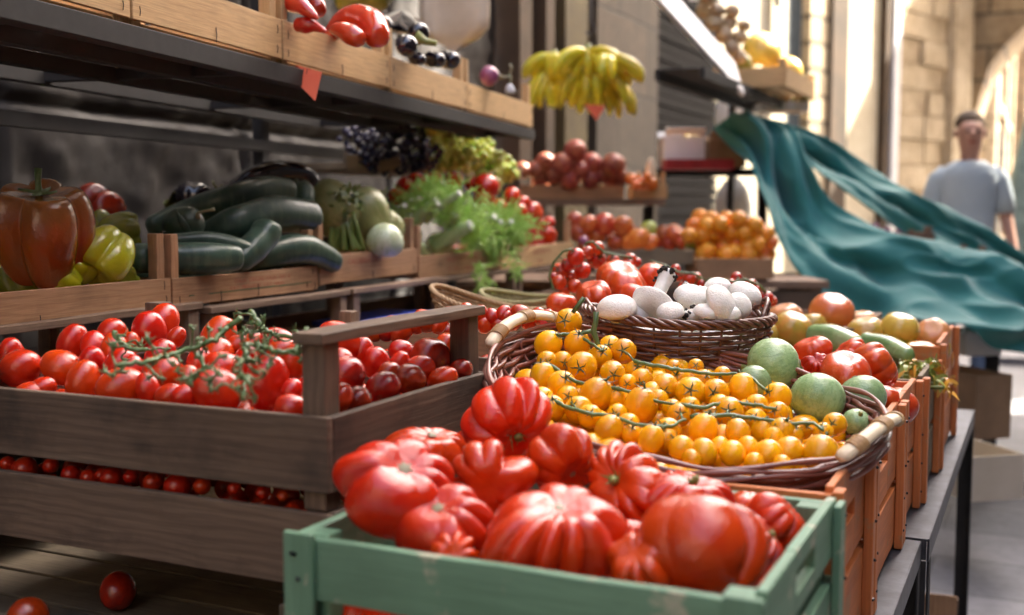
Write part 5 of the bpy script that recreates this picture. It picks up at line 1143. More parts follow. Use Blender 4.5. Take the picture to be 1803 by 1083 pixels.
o = m.build('leaves', M['celery'], ce); o['kind'] = 'stuff'
u, v = V5(535, 430); fn_ = surf_mesh('bulb', tomato_fn(.9, 0, 4, 4, .08, .3, -.1, .04), M['fennel_white'], 26, 40)
fb = fruit('fennel_bulb', fn_, at(u, v, 2.98), .050, orient(cq(.1, .9, .2), 1), 'whitish fennel bulb right beside the grey corner post', 'fennel', 'fennel bulbs')
# fourth crate: fennel with cut stalks and feathery fronds
def fennel(label, bulb, stalks, cloud, seed, D):
    rr = random.Random(seed); b = at(*V5(*bulb), D); r = thing('fennel', b, 0, label, 'fennel', 'fennel in the fourth crate'); link('bulb', fn_, r, (0, 0, 0), orient(cq(.3, .9, 0), seed), .042)
    for (x0, y0, x1, y1, rp) in stalks:
        p0 = at(*V5(x0, y0), D - .03) - b; p1 = at(*V5(x1, y1), D - .09) - b; mid_ = p0.lerp(p1, .5) + cq(0, .006, 0); me = bent('stalk', [p0, mid_, p1], [rp / 3.005 * D / FPX * q for q in (1.25, 1, .8)], M['fennel_stalk'], 14, 14, facets=3); st = link('stalk', me, r)
        m = MB(); d = (p1 - mid_).normalized(); R = rp / 3.005 * D / FPX * .74; m.tube([p1 - d * .004, p1 + d * .0012], [R, R], 12); m.build('cut_end', M['cut_end'], st)
    m = MB()
    for (cx_, cy_, sx, sy, n, up_) in cloud:
        for k in range(int(n * .6)):
            a = rr.gauss(0, 1), rr.gauss(0, 1); p = at(*V5(cx_ + a[0] * sx * .42, cy_ + 45 + a[1] * sy * .40), D + rr.gauss(-.02, .035) - (.22 if sx < 30 else 0)) - b; d = (cq(rr.gauss(0, .8), rr.gauss(up_, .6), rr.gauss(0, .6))).normalized(); q = p; main = [p]
            L = rr.uniform(.025, .05)
            for s in range(4):
                d = (d + Vector((rr.gauss(0, .25), rr.gauss(0, .25), rr.gauss(0, .25) - .05))).normalized(); q = q + d * L / 4; main.append(q)
            m.tube(main, [.0016, .0014, .0012, .0009, .0005], 3)
            for s in range(1, 5):
                for t in range(5):
                    e = (d * .6 + Vector((rr.gauss(0, .7), rr.gauss(0, .7), rr.gauss(0, .7)))).normalized(); w_ = e.orthogonal().normalized() * .0012; l = rr.uniform(.008, .017); p_ = main[s]; m.add([p_ - w_, p_ + w_, p_ + e * l + w_ * .3, p_ + e * l - w_ * .3 + Vector((0, 0, -.001))], [(0, 1, 2, 3)])
    o = m.build('fronds', M['frond'], r); o['kind'] = 'stuff'
fennel('fennel with two thick cut stalks pointing up right, left in the fourth crate', (660, 400), [(650, 385, 810, 225, 34), (740, 330, 930, 180, 24), (600, 330, 640, 245, 22)], [(840, 190, 220, 110, 330, .5), (640, 220, 170, 90, 150, .4), (760, 130, 130, 60, 110, .8), (560, 300, 60, 80, 40, .2)], 3, 3.42)
fennel('fennel with a pale stalk low in the middle of the fourth crate', (820, 450), [(790, 480, 990, 350, 42), (900, 380, 905, 290, 30)], [(980, 330, 150, 110, 200, .3), (890, 260, 160, 80, 170, .4)], 4, 3.50)
fennel('fennel at the right end of the fourth crate, fronds hanging over the board', (1030, 430), [(1000, 420, 1110, 300, 30), (1080, 380, 1150, 330, 22), (1130, 400, 1205, 330, 20)], [(1150, 320, 170, 130, 330, .3), (1240, 330, 80, 90, 110, .1), (1090, 430, 160, 60, 170, 0), (1050, 560, 26, 110, 42, -.6), (1225, 500, 14, 110, 26, -.6), (1130, 240, 130, 50, 90, .6)], 5, 3.72)
for k, (x, y) in enumerate(((-1.74, 2.9), (-1.76, 3.0), (-1.78, 3.12), (-1.8, 3.25))): fruit('fennel_bulb', fn_, (x, y, 1.07), .048, rq(), 'fennel bulb in the covered bottom of the fourth crate', 'fennel', 'bottom layer of fennel')
# fifth crate: round red tomatoes
obs = []
for (x, y, rp) in [(1068, 145, 72), (1200, 205, 60), (1060, 215, 56), (1318, 285, 62), (1395, 405, 52), (1285, 425, 55), (1130, 260, 55), (1240, 290, 60), (1340, 360, 55), (1190, 350, 60), (1260, 240, 50), (1400, 340, 40), (700, 130, 60), (640, 150, 55), (800, 100, 40), (1000, 130, 45), (900, 110, 50), (600, 200, 50)]:
    u, v = V5(x, y); D = Drow(u) + .14 + (.2 if x < 1010 else 0); o = fruit('tomato', G['tomato%d' % (len(obs) % 3)], at(u, v, D), rp / 3.005 * D / FPX, rq(), None, 'tomato', 'round tomatoes in the fifth crate'); obs.append((o, u, v))
label_rows(obs, 'round red tomato behind the fennel, above the fifth crate', '', ['upper', 'lower'])
for k in range(14): fruit('tomato', G['tomato%d' % (k % 3)], (-1.74 - .09 * (k % 3), 3.5 + .048 * k, 1.06), .036, rq(), 'round red tomato in the covered bottom of the fifth crate', 'tomato', 'bottom layer of round tomatoes')
tg2, c = card('price_tag', [(925, 398), (953, 400), (958, 430), (922, 432)], 4.0, M['tag_red'], 'small red card lying among the round tomatoes of the fifth crate')

# blue plastic box behind the empty crates
bb = thing('plastic_box', at(690, 575, 2.95), rz, 'bright blue plastic box behind the empty old crates', 'box')
m = MB(); wallbox(m, -.12, .24, -.15, .15, -.05, .008); m.build('body', M['blue_plastic'], bb); m = MB(); wallbox(m, -.13, .25, -.16, .16, .009, .021); m.build('rim', M['blue_plastic'], bb)

# small red tomatoes on a crate between the dark crate and the straw baskets
obs = []
for (x, y, rp) in [(565, 95, 45), (745, 75, 58), (700, 90, 45), (868, 35, 36), (960, 25, 42), (1040, 40, 40), (1100, 52, 42), (1160, 38, 42), (1180, 70, 45), (1250, 40, 52), (1340, 50, 42), (1300, 75, 42), (1210, 85, 46), (1140, 95, 45), (900, 145, 48), (860, 130, 48), (950, 100, 40), (1400, 60, 40), (540, 130, 50), (480, 140, 40), (820, 90, 45), (1060, 95, 44), (620, 130, 60)]:
    u, v = Q2(x, y); D = 1.98 if x > 820 else 1.9; o = fruit('small_plum_tomato', G['plum%d' % (len(obs) % 3)], at(u, v, D), rp / 3.005 * D / FPX, orient(cq(random.uniform(-1, 1), .5, random.uniform(-.4, .4))), None, 'tomato', 'small plum tomatoes behind the dark crate'); obs.append((o, u, v))
label_rows(obs, 'small plum tomato in the row behind the dark crate', '', ['upper', 'lower'])
crate('low_crate', (-1.02, 1.82, .88), 0, .60, .36, [(.01, .10)], 'old_wood', 'low brown crate of small plum tomatoes directly behind the dark crate', pw=.028, post_top=.03)
for k in range(24): fruit('small_plum_tomato', G['plum%d' % (k % 3)], (-1.27 + .05 * (k % 11), 1.70 + .06 * (k // 11), .945), .021, rq(), 'small plum tomato in the covered bottom of the low brown crate', 'tomato', 'bottom layer of small plum tomatoes')
card('price_tag', [(953, 546), (985, 548), (984, 577), (951, 574)], 1.93, M['tag_red'], 'square red price card behind the top yellow tomato')

# ------------------------------------------------------------------ red tomatoes and cherry vines behind the mushroom basket
for (x, y, rp, D, d, me, lb_) in [((545), 640, 200, 2.42, cq(.1, .9, .4), 'beef_scarlet', 'largest orange red tomato behind the mushroom basket'), (350, 735, 150, 2.30, cq(-.3, .8, .3), 'beef_scarlet', 'orange red tomato in front of the largest one, left of the basket handle'), (790, 600, 130, 2.50, cq(.3, .8, .2), 'beef_smooth', 'shiny red tomato right of the largest one behind the mushrooms'), (120, 800, 118, 2.20, cq(.2, .9, .1), 'beef_smooth', 'orange red tomato next to the red price card'), (650, 740, 110, 2.28, cq(.2, .8, .2), 'beef_smooth', 'tomato behind the rim handle of the mushroom basket')]:
    u, v = Z(x, y); fruit('red_tomato', G[me], at(u, v, D), rp / 4.098 * D / FPX, orient(d, random.uniform(0, 6)), lb_, 'tomato', 'orange red tomatoes behind the mushrooms')
crate('low_crate', (-.86, 2.42, .84), 0, .52, .62, [(.01, .11)], 'old_wood', 'low brown crate under the orange red tomatoes behind the mushroom basket', pw=.028, post_top=.0)
crate('low_crate', (-.72, 2.98, .84), 0, .66, .46, [(.01, .10)], 'old_wood', 'low brown crate under the cherry vines at the back', pw=.028, post_top=.0)
for k, (x, y) in enumerate(((-1.0, 2.25), (-.9, 2.25), (-.78, 2.25), (-1.0, 2.38), (-.88, 2.38), (-.76, 2.38), (-.98, 2.52), (-.86, 2.52))): fruit('red_tomato', G['beef_smooth'], (x, y, .905), .055, orient((rr.uniform(-.3, .3), 0, 1), k), 'red tomato in the covered bottom of the crate behind the mushrooms', 'tomato', 'bottom layer of orange red tomatoes')
def cluster(label, pts, D, vine, mesh='cherry', seed=0, fz=Z):
    rr = random.Random(seed); P0 = at(*fz(*vine[0]), D - .03); r = thing('cherry_truss', P0, 0, label, 'tomatoes', 'red cherry tomatoes on the vine'); m = MB(); vp = []
    for i in range(len(vine) - 1):
        for k in range(4): a = vine[i]; b = vine[i + 1]; q = (a[0] + (b[0] - a[0]) * k / 4, a[1] + (b[1] - a[1]) * k / 4); vp.append(at(*fz(*q), D - .03 + rr.uniform(-.004, .004)) - P0)
    m.tube(vp, .0028, 7)
    for i, (x, y, rp) in enumerate(pts):
        u, v = fz(x, y); p = at(u, v, D + rr.uniform(-.02, .03)) - P0; R = rp / 4.098 * D / FPX; e = min(vp, key=lambda q: (q - p).length); d = (e - p).normalized() if (e - p).length > 1e-4 else CU
        t = link('tomato', G[mesh + str(i % 3)], r, p, orient(d, i), R); link('calyx', G['cal_c'][i % 2], t); m.tube([e, e.lerp(p, .4) + Vector((0, 0, .004)), p + d * R], [.0018, .0014, .0015], 5)
    m.build('vine', M['vine'], r, True)
cluster('dark red cherry tomato truss at the left end of the back heap', [(220, 460, 66), (110, 568, 70), (270, 560, 62), (100, 645, 58), (210, 672, 52), (160, 520, 52), (190, 610, 55), (60, 610, 40), (140, 700, 45)], 2.60, [(60, 700), (30, 600), (60, 500), (130, 420), (210, 400)], seed=1)
cluster('dark red cherry tomato truss on top of the back heap', [(370, 480, 72), (372, 400, 56), (490, 490, 50), (612, 482, 50), (600, 520, 50), (300, 430, 50), (450, 540, 45), (540, 540, 40), (660, 500, 36)], 2.72, [(290, 360), (340, 350), (430, 430), (540, 450), (640, 470)], seed=2)
cluster('cherry tomato truss just right of the upright mushroom stem', [(940, 550, 38), (1040, 620, 50), (1090, 610, 40), (1060, 690, 50), (830, 540, 38), (1000, 680, 42), (960, 600, 36), (1130, 660, 40), (1030, 720, 40)], 2.75, [(760, 490), (860, 520), (960, 570), (1080, 580), (1170, 640), (1200, 610)], seed=3)
cluster('cherry tomato truss at the right end behind the tall mushroom', [(1380, 612, 44), (1400, 692, 52), (1485, 665, 48), (1592, 765, 60), (1340, 660, 42), (1450, 720, 42), (1530, 700, 38), (1550, 780, 44), (1640, 780, 36)], 2.70, [(1290, 620), (1360, 640), (1440, 620), (1540, 660), (1600, 720)], seed=4)
m = MB()
cd_, c = card('price_tag', [(1252, 489), (1280, 487), (1281, 503), (1251, 506)], 2.72, M['warm_wood'], 'little brown wooden marker standing between the two back cherry trusses', 'marker', th=.006)

# ------------------------------------------------------------------ on the top shelf
def sh_thing(name, pl, rp, mat, label, cat, group, **kw): return bent_thing(name, pl, rp, M[mat], label, cat, group, **kw)
o, c, W = sh_thing('long_pepper', [(572, 70, 2.62), (610, 40, 2.58), (650, 42, 2.52), (668, 72, 2.46)], [8, 22, 30, 30, 21], 'red_pepper', 'biggest long red pepper curving over the rim of the shelf crate', 'pepper', 'long red peppers on the top shelf', facets=3)
o, c, W = sh_thing('long_pepper', [(580, 52, 2.48), (605, 55, 2.46), (640, 74, 2.44)], [4, 13, 19, 15], 'red_pepper', 'small orange red pepper lying under the biggest one', 'pepper', 'long red peppers on the top shelf', facets=3)
o, c, W = sh_thing('long_pepper', [(500, -6, 2.42), (530, 10, 2.38), (560, 34, 2.36)], [20, 20, 12, 3], 'red_pepper', 'pointed red pepper at the left post of the pepper crate', 'pepper', 'long red peppers on the top shelf', facets=3)
o, c, W = sh_thing('long_pepper', [(520, 44, 2.40), (550, 46, 2.38), (575, 56, 2.36)], [13, 15, 8, 3], 'red_pepper', 'red pepper low behind the crate board under the pointed one', 'pepper', 'long red peppers on the top shelf', facets=3)
o, c, W = sh_thing('long_pepper', [(525, -20, 2.56), (548, 0, 2.54), (566, 25, 2.52)], [16, 20, 14], 'plum_dark', 'dark red pepper at the top behind the pointed one', 'pepper', 'long red peppers on the top shelf', facets=3)
u = sh_thing('melon', [(590, 8, 2.95), (640, -12, 2.95), (690, -2, 2.95)], [26, 44, 26], 'dark_melon', 'striped yellow green melon behind the red peppers', 'melon', None, facets=7)
for (pl, rp, lb_) in (([(672, 46, 3.05), (705, 44, 3.50), (738, 60, 2.9)], [18, 26, 20], 'biggest black aubergine on top, its green stalk pointing right'), ([(705, 90, 2.84), (716, 80, 2.82), (722, 72, 2.8)], [15, 22, 14], 'black aubergine leaning on the crate post under the biggest one'), ([(722, 104, 2.92), (735, 103, 2.90), (745, 108, 2.88)], [9, 12, 8], 'small black aubergine peeping over the board, leftmost of three'), ([(748, 108, 3.02), (764, 104, 3.0), (780, 110, 2.98)], [11, 15, 11], 'middle small black aubergine on the shelf'), ([(776, 106, 3.15), (792, 105, 3.1), (804, 112, 3.08)], [13, 17, 12], 'rounded black aubergine near the right post of its crate')):
    o, c, W = sh_thing('aubergine', pl, rp, 'aubergine', lb_, 'aubergine', 'aubergines on the top shelf')
    if 'biggest black' in lb_ and 'on top' in lb_:
        e = W[-1]; kid_tube(o, [e + cq(-.008, -.008, .01), e + cq(.018, -.022, .01), e + cq(.045, -.027, .01)], [.016, .009, .008], 'olive_calyx')
o = fruit('onion', surf_mesh('onion', tomato_fn(.9, -.25, 3, 5, .02, .3, -.05), M['onion'], 26, 36), at(862, 134, 3.75), .034, orient(cq(.85, -.15, .3)), 'purple onion lying in the last shelf crate, dry neck to the right', 'onion', None)
m = MB(); m.tube([(0, 0, .95), (.05, .02, 1.5), (.1, .2, 2.0)], [.3, .14, .10], 8); m.build('neck', M['dry_stem'], o, True)
gb = thing('garlic_bunch', at(898, 158, 3.8), 0, 'small pale garlic bulb with a dry twisted stalk in the last shelf crate', 'garlic'); gm = surf_mesh('garlic_bulb', pepper_fn(6, .12, .8, 4, -.2, -.3), M['white_card'], 20, 36); link('bulb', gm, gb, (0, 0, 0), None, .018)
m = MB(); m.tube([(0, 0, .015), (.004, 0, .04), (-.004, .006, .055), (.006, 0, .07), (.0, 0, .085)], .004, 7); m.build('stalk', M['dry_stem'], gb, True)
# canvas bag hanging behind the shelf
cb = thing('canvas_bag', at(800, 90, 4.45), YAW * .6, 'cream canvas bag hanging behind the top shelf next to the aubergines', 'bag')
m = MB(); vs = []; NU, NV = 26, 16
for i in range(NU):
    a = 2 * pi * i / NU
    for j in range(NV):
        s = j / (NV - 1); wd = .13 + .012 * math.sin(6 * s) ; dp = .05 * (1 - .35 * s) + .012 * math.sin(5 * a + 4 * s)
        k = 1 if s > .12 else (s / .12) ** .5; vs.append((wd * k * math.copysign(abs(math.cos(a)) ** .6, math.cos(a)), dp * k * math.sin(a) + .006 * math.sin(9 * a) * s, s * .62 + .008 * math.cos(2 * a)))
m.add(vs, [(i * NV + j, ((i + 1) % NU) * NV + j, ((i + 1) % NU) * NV + j + 1, i * NV + j + 1) for i in range(NU) for j in range(NV - 1)] + [tuple(i * NV for i in range(NU))[::-1]]); m.build('body', M['canvas'], cb, True)
for s in (-1, 1): m = MB(); m.tube([(-.07, .03 * s, .61), (-.05, .02 * s, .80), (0, 0, .88), (.05, .02 * s, .80), (.07, .03 * s, .61)], .006, 6); m.build('handle', M['canvas'], cb, True)

# ------------------------------------------------------------------ grapes on the narrow back shelf
def plankshelf(name, P, mat, label, cat='shelf', leg=True, w=.34, th=.022, dirn=None):
    a, b = at(*P[0]), at(*P[1]); b.z = a.z; r = thing(name, ((a.x + b.x) / 2, (a.y + b.y) / 2, 0), math.atan2(b.y - a.y, b.x - a.x), label, cat); L = (b - a).length
    m = MB(); m.plank((-L / 2, w / 2, a.z), (L / 2, w / 2, a.z), w, th, up=(0, 1, 0)); m.build('board', M[mat], r); m = MB(); m.plank((-L / 2, -.006, a.z + .012), (L / 2, -.006, a.z + .012), .05, .012); m.build('edge_board', M[mat], r)
    if leg:
        for x in (-L / 2 + .05, L / 2 - .05):
            m = MB(); m.box((x, w - .03, (a.z - .02) / 2), (.04, .04, a.z - .025)); m.build('leg', M['steel_dark'], r)
    return r
plankshelf('grape_shelf', [(606, 292, 3.75), (915, 316, 5.0)], 'grey_wood', 'narrow pale wooden shelf with the black and green grapes')
gg = surf_mesh('grape', tomato_fn(1.12, 0, 2, 4, 0, .3, 0, .01), M['green_grape'], 10, 14); gk = surf_mesh('grape', tomato_fn(1.0, 0, 2, 4, 0, .3, 0, .01), M['black_grape'], 10, 14)
def bunch(label, u, v, D, wpx, hpx, me, n, seed, r=.0125, group=None, cat='grapes'):
    rr = random.Random(seed); P0 = at(u, v, D); t = thing('grape_bunch', P0, 0, label, cat, group); pts = []
    for k in range(n * 40):
        if len(pts) >= n: break
        a = Vector((rr.gauss(0, .5), rr.gauss(0, .5), rr.gauss(0, .5)))
        if a.length > 1: continue
        p = cq(a.x * wpx * D / FPX * .5, a.y * hpx * D / FPX * .5, a.z * .06)
        if all((p - q).length > r * 1.35 for q in pts): pts.append(p)
    for p in pts: link('grape', me, t, p, rq(), r * rr.uniform(.85, 1.1))
    m = MB(); m.tube([cq(0, hpx * D / FPX * .2, 0), cq(.005, hpx * D / FPX * .55, 0), cq(.02, hpx * D / FPX * .62, 0)], .003, 6); m.build('stem', M['dry_stem'], t, True)
for i, (u, v, D, w_, h_, lb_) in enumerate([(640, 255, 3.9, 90, 80, 'black grape bunch nearest the steel post'), (690, 250, 4.0, 90, 80, 'black grape bunch in the middle of the dark ones'), (735, 265, 4.1, 90, 70, 'black grape bunch next to the green grapes'), (665, 282, 3.85, 100, 46, 'low black grape bunch at the shelf edge behind the orange card'), (725, 288, 4.0, 80, 40, 'low black grape bunch under the green ones')]): bunch(lb_, u, v, D, w_, h_, gk, 46, i, .0135, 'black grapes')
for i, (u, v, D, w_, h_, lb_) in enumerate([(745, 240, 4.25, 70, 50, 'green grape bunch touching the black grapes, top left'), (790, 242, 4.4, 100, 66, 'green grape bunch at the top middle'), (838, 255, 4.5, 80, 70, 'green grape bunch at the top right of the heap'), (790, 280, 4.25, 90, 46, 'green grape bunch in front at the lower left'), (850, 285, 4.4, 90, 56, 'green grape bunch in front at the lower right'), (885, 300, 4.5, 60, 40, 'green grape bunch at the right end of the narrow shelf'), (870, 320, 4.38, 26, 40, 'small green grape bunch hanging over the shelf edge')]): bunch(lb_, u, v, D, w_, h_, gg, 48, 20 + i, .0145, 'green grapes')
card('price_tag', [(668, 284), (702, 276), (706, 292), (672, 304)], 3.70, M['brown_card'], 'dull orange card on the edge of the grape shelf')

# ------------------------------------------------------------------ peaches, apples, oranges farther back
def heap(name, mesh, lst, D, label, cat, group, rows=('upper', 'lower'), jd=.05):
    obs = []
    for (u, v, r) in lst:
        d = D + random.uniform(-jd, jd); o = fruit(name, mesh if not isinstance(mesh, list) else random.choice(mesh), at(u, v, d), r * d / FPX, rq(), None, cat, group); obs.append((o, u, v))
    label_rows(obs, label, '', list(rows)); return obs
pm = surf_mesh('peach', tomato_fn(.95, .12, 1, 1, .08, .3, 0, .02), M['peach'], 20, 28); am = surf_mesh('apple', tomato_fn(.9, .2, 1, 5, .03, .4, .06, .02), M['apple'], 20, 28); gm_ = surf_mesh('apple', tomato_fn(.9, .2, 1, 5, .03, .4, .06, .02), M['green_apple'], 20, 28)
om = surf_mesh('orange', tomato_fn(.97, .03, 1, 5, 0, .2, 0, .01), M['orange'], 20, 28); pem = surf_mesh('persimmon', tomato_fn(.8, .05, 1, 4, .05, .3, 0, .02), M['persimmon'], 20, 28)
heap('peach', pm, [(1013, 266, 20), (960, 285, 17), (990, 290, 21), (1042, 288, 19), (1080, 292, 22), (945, 300, 17), (952, 315, 18), (1002, 314, 21), (1040, 315, 18), (1062, 308, 18), (1075, 318, 17), (920, 300, 15), (975, 308, 18), (1022, 300, 17), (1095, 312, 14)], 5.4, 'dark red peach on the back shelf behind the fennel', 'peach', 'peaches on the back shelf')
heap('apricot', pem, [(1112, 316, 12), (1130, 322, 12), (1148, 324, 11), (1120, 326, 10), (1140, 312, 9)], 5.3, 'small orange apricot beside the peaches', 'apricot', 'apricots on the back shelf', rows=('only',))
a1 = at(905, 356, 5.35); a2 = at(1170, 356, 5.35); cx_ = (a1 + a2) / 2
ps = thing('wooden_shelf', (cx_.x, cx_.y, 0), YAW, 'wooden shelf with printed edge carrying the peaches', 'shelf'); L = (a2 - a1).length; m = MB(); m.plank((-L / 2, .18, cx_.z), (L / 2, .18, cx_.z), .40, .03, up=(0, 1, 0)); m.build('board', M['old_wood'], ps)
for x in (-L / 2 + .04, L / 2 - .04): m = MB(); m.box((x, .30, cx_.z / 2 - .01), (.05, .05, cx_.z - .03)); m.build('leg', M['steel_dark'], ps)
crate('shallow_crate', (cx_.x - .09 - .18 * math.sin(YAW), cx_.y + .17, cx_.z + .017), YAW, L * .70, .32, [(0, .065)], 'warm_wood', 'shallow printed crate holding the dark peaches', 'shallow crates on the back shelf', pw=.02, post_top=.0)
c2 = cx_ + cq(L * .41, 0, 0); crate('shallow_crate', (c2.x - .18 * math.sin(YAW), c2.y + .17, cx_.z + .017), YAW, L * .22, .32, [(0, .065)], 'pale_wood', 'shallow pale crate holding the apricots', 'shallow crates on the back shelf', pw=.02, post_top=.06)
heap('apple', am, [(1065, 395, 20), (1098, 398, 19), (1035, 395, 18), (1050, 415, 18), (1085, 425, 18), (1020, 410, 18), (1170, 415, 19), (1188, 412, 18), (1155, 425, 16), (1200, 424, 16), (1178, 428, 15), (1012, 388, 15), (1110, 412, 16), (1030, 428, 15)], 4.9, 'red apple in the low crate below the peaches', 'apple', 'apples behind the cherry vines')
heap('orange_pepper', pem, [(1125, 420, 22), (1145, 426, 16), (1110, 428, 16)], 4.8, 'orange persimmon between the red apples', 'persimmon', 'persimmons among the apples', rows=('only',), jd=.03)
heap('green_apple', gm_, [(1142, 405, 17), (1222, 424, 20), (1232, 436, 16)], 4.85, 'green apple between the red apples and the oranges', 'apple', 'green apples', rows=('only',), jd=.03)
ol = []
for row, (y0, x0, x1, n) in enumerate([(448, 1238, 1352, 7), (428, 1236, 1358, 7), (412, 1214, 1350, 8), (398, 1222, 1330, 6), (386, 1232, 1300, 4), (440, 1245, 1340, 5)]):
    for k in range(n): ol.append((x0 + (x1 - x0) * k / max(1, n - 1) + random.uniform(-3, 3), y0 + random.uniform(-3, 3), random.uniform(13, 17)))
heap('orange', [om, om, om, pem], ol, 4.75, 'orange fruit in the blurry heap left of the teal cloth', 'orange', 'oranges left of the teal cloth', rows=('topmost', 'second', 'third', 'bottom'), jd=.06)
def fcrate(name, u0, u1, vt, vb, D, mat, label, depth=.3, group=None, posts=.0):
    a = at(u0, vb, D); b = at(u1, vb, D); c = (a + b) / 2 + Vector((-math.sin(YAW), math.cos(YAW), 0)) * depth / 2; hh = (vb - vt) * D / FPX
    return crate(name, (c.x, c.y, a.z), YAW, (b - a).length, depth, [(.002, hh)], mat, label, group, pw=.024, post_top=posts)
fcrate('low_crate', 1000, 1222, 440, 466, 4.62, 'grey_wood', 'weathered low crate holding the apples')
fcrate('low_crate', 1226, 1362, 455, 492, 4.55, 'warm_wood', 'low printed crate holding the oranges')
# counter carrying them
ct = thing('market_counter', at(1180, 480, 4.85).to_2d().to_3d(), YAW, 'dark wooden counter under the apples and oranges', 'counter'); zc = at(1226, 494, 4.55).z - .003
m = MB(); m.box((-.15, .02, zc - .015), (1.5, .62, .03)); m.build('counter_top', M['old_wood'], ct)
for x in (-.85, .55):
    for y in (-.25, .28): m = MB(); m.box((x, y, (zc - .03) / 2), (.05, .05, zc - .034)); m.build('leg', M['old_wood'], ct)
m = MB(); m.box((-.15, -.27, zc - .22), (1.4, .02, .36)); m.build('front_panel', M['dark_wood'], ct)
fruit('onion', bpy.data.meshes['onion'], at(1028, 424, 4.4), .02, rq(), 'small pale onion on the crate edge in front of the apples', 'onion')

# ------------------------------------------------------------------ bananas hanging from a hook
bh = at(1040, 60, 5.1); hook = thing('hanging_hook', bh, 0, 'black hook and chain from which the bananas hang', 'hook'); m = MB(); m.tube([(0, 0, 1.1), (0, 0, .06), (.02, 0, .02), (.0, 0, -.01), (-.02, 0, .01)], .006, 6); m.build('hook', M['staple'], hook, True)
def bananas(label, u, v, D, n, seed, span, R=.115, r=.02, tilt=0, down=.3):
    rr = random.Random(seed); P0 = at(u, v, D); t = thing('banana_bunch', P0, 0, label, 'bananas', 'hanging bananas')
    for k in range(n):
        a = -span / 2 + span * k / max(1, n - 1) + tilt; dirx = cq(math.sin(a), 0, .0 + rr.uniform(-.3, .6)); pts = []
        for j in range(5):
            s = j / 4; th = s * 1.5; pts.append(dirx * (R * 1.35 * math.sin(th)) + Vector((0, 0, R * .3 - R * .95 * (1 - math.cos(th)) * (.75 + down))) + cq(0, 0, .02 * math.sin(3 * k + 1)) + cq(0, 0, .035 * (k % 2)))
        me = bent('banana', pts, [r * .35, r, r * 1.05, r * .9, r * .3], M['banana'], 14, 16, facets=2.5, seed=k); link('banana', me, t)
    m = MB(); m.tube([(0, 0, R * .6), (0, 0, R * .25)], [.014, .02], 8); m.build('crown_stem', M['olive_calyx'], t, True)
bananas('ripe yellow banana hand on top, nearest the pier', 1035, 108, 4.95, 9, 1, 2.9, .125, .029)
bananas('ripe banana hand curving down at the right side', 1062, 120, 4.9, 7, 2, 1.8, .12, .028, .8)
bananas('greener banana hand in the middle below the ripe ones', 1035, 140, 5.0, 8, 3, 2.6, .12, .028, .1, .8)
bananas('small green banana hand sticking out at the left', 975, 112, 5.05, 7, 4, 1.8, .10, .025, -.8)
bananas('banana hand hanging lowest at the left, in shade', 985, 142, 5.1, 7, 5, 1.8, .12, .027, -.3, .9)
bananas('green banana hand hanging lowest at the right', 1062, 155, 5.05, 7, 6, 2.0, .11, .026, .2, .9)
card('price_tag', [(1028, 184), (1066, 186), (1050, 212)], 4.85, M['tag_orange'], 'small orange price tag hanging under the bananas')

# ------------------------------------------------------------------ rear rack with melons, tilted white board, boxes
a = at(1236, 128, 4.6); b = at(1402, 205, 6.35); b.z = a.z; L = (b - a).length; c = (a + b) / 2
rk = thing('melon_rack', (c.x, c.y, 0), math.atan2(b.y - a.y, b.x - a.x), 'dark steel rack in the distance carrying trays of melons above the teal cloth', 'rack')
m = MB(); m.box((0, .0, c.z), (L, .02, .045)); m.build('front_beam', M['steel_dark'], rk); m = MB(); m.box((0, .19, c.z), (L, .02, .045)); m.build('back_beam', M['steel_dark'], rk)
m = MB(); m.box((0, .10, c.z + .018), (L, .17, .008)); m.build('shelf_plate', M['steel_dark'], rk)
for x in (L / 2 - .25,):
    m = MB(); m.box((x, .30, c.z / 2 + .2), (.035, .035, c.z + .4)); m.build('post', M['steel_dark'], rk)
wb_a, wb_b = at(1140, -40, 4.6), at(1300, 140, 5.2)
wb = thing('display_board', (wb_a + wb_b) / 2, 0, 'long greyish white board sloping down to the right above the rack', 'board'); m = MB(); d = (wb_b - wb_a) * .5; m.plank(-d, d, .20, .02, up=d.normalized().cross(cq(.5, .5, .7))); m.build('board', M['board_grey'], wb)
P_ = at(1350, 165, 5.75); mc = crate('melon_crate', (P_.x, P_.y, c.z + .025), math.atan2(b.y - a.y, b.x - a.x), .8, .36, [(.0, .09)], 'pale_wood', 'pale crate at the end of the rack under the glowing melons', pw=.03, post_top=.04)
for (u, v, r, D, lb_) in [(1342, 92, 36, 5.9, 'biggest glowing yellow melon on the distant rack'), (1383, 128, 30, 6.0, 'yellow melon lower right of the biggest one'), (1300, 118, 26, 5.7, 'dark yellow melon behind the slanted board'), (1330, 140, 26, 5.7, 'melon in the shade below the two glowing ones')]:
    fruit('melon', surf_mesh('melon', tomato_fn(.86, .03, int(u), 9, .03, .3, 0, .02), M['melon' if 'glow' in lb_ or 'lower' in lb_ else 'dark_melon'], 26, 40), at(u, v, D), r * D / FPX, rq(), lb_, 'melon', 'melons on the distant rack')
heap('potato', surf_mesh('potato', tomato_fn(.8, 0, 3, 3, .02, .3, .1, .09), M['potato'], 20, 28), [(1240, 20, 16), (1258, 40, 17), (1275, 62, 17), (1290, 84, 16), (1262, 18, 16), (1284, 40, 15), (1302, 66, 14), (1245, -5, 16), (1302, 100, 14), (1290, 20, 13), (1310, 45, 12)], 5.5, 'potato in the row above the slanted white board', 'potato', 'potatoes above the slanted board')
heap('quince', gm_, [(1402, 165, 10), (1418, 170, 9), (1412, 182, 9), (1395, 182, 9)], 6.0, 'small quince at the low end of the rack', 'quince', 'quinces at the end of the rack', rows=('only',), jd=.02)
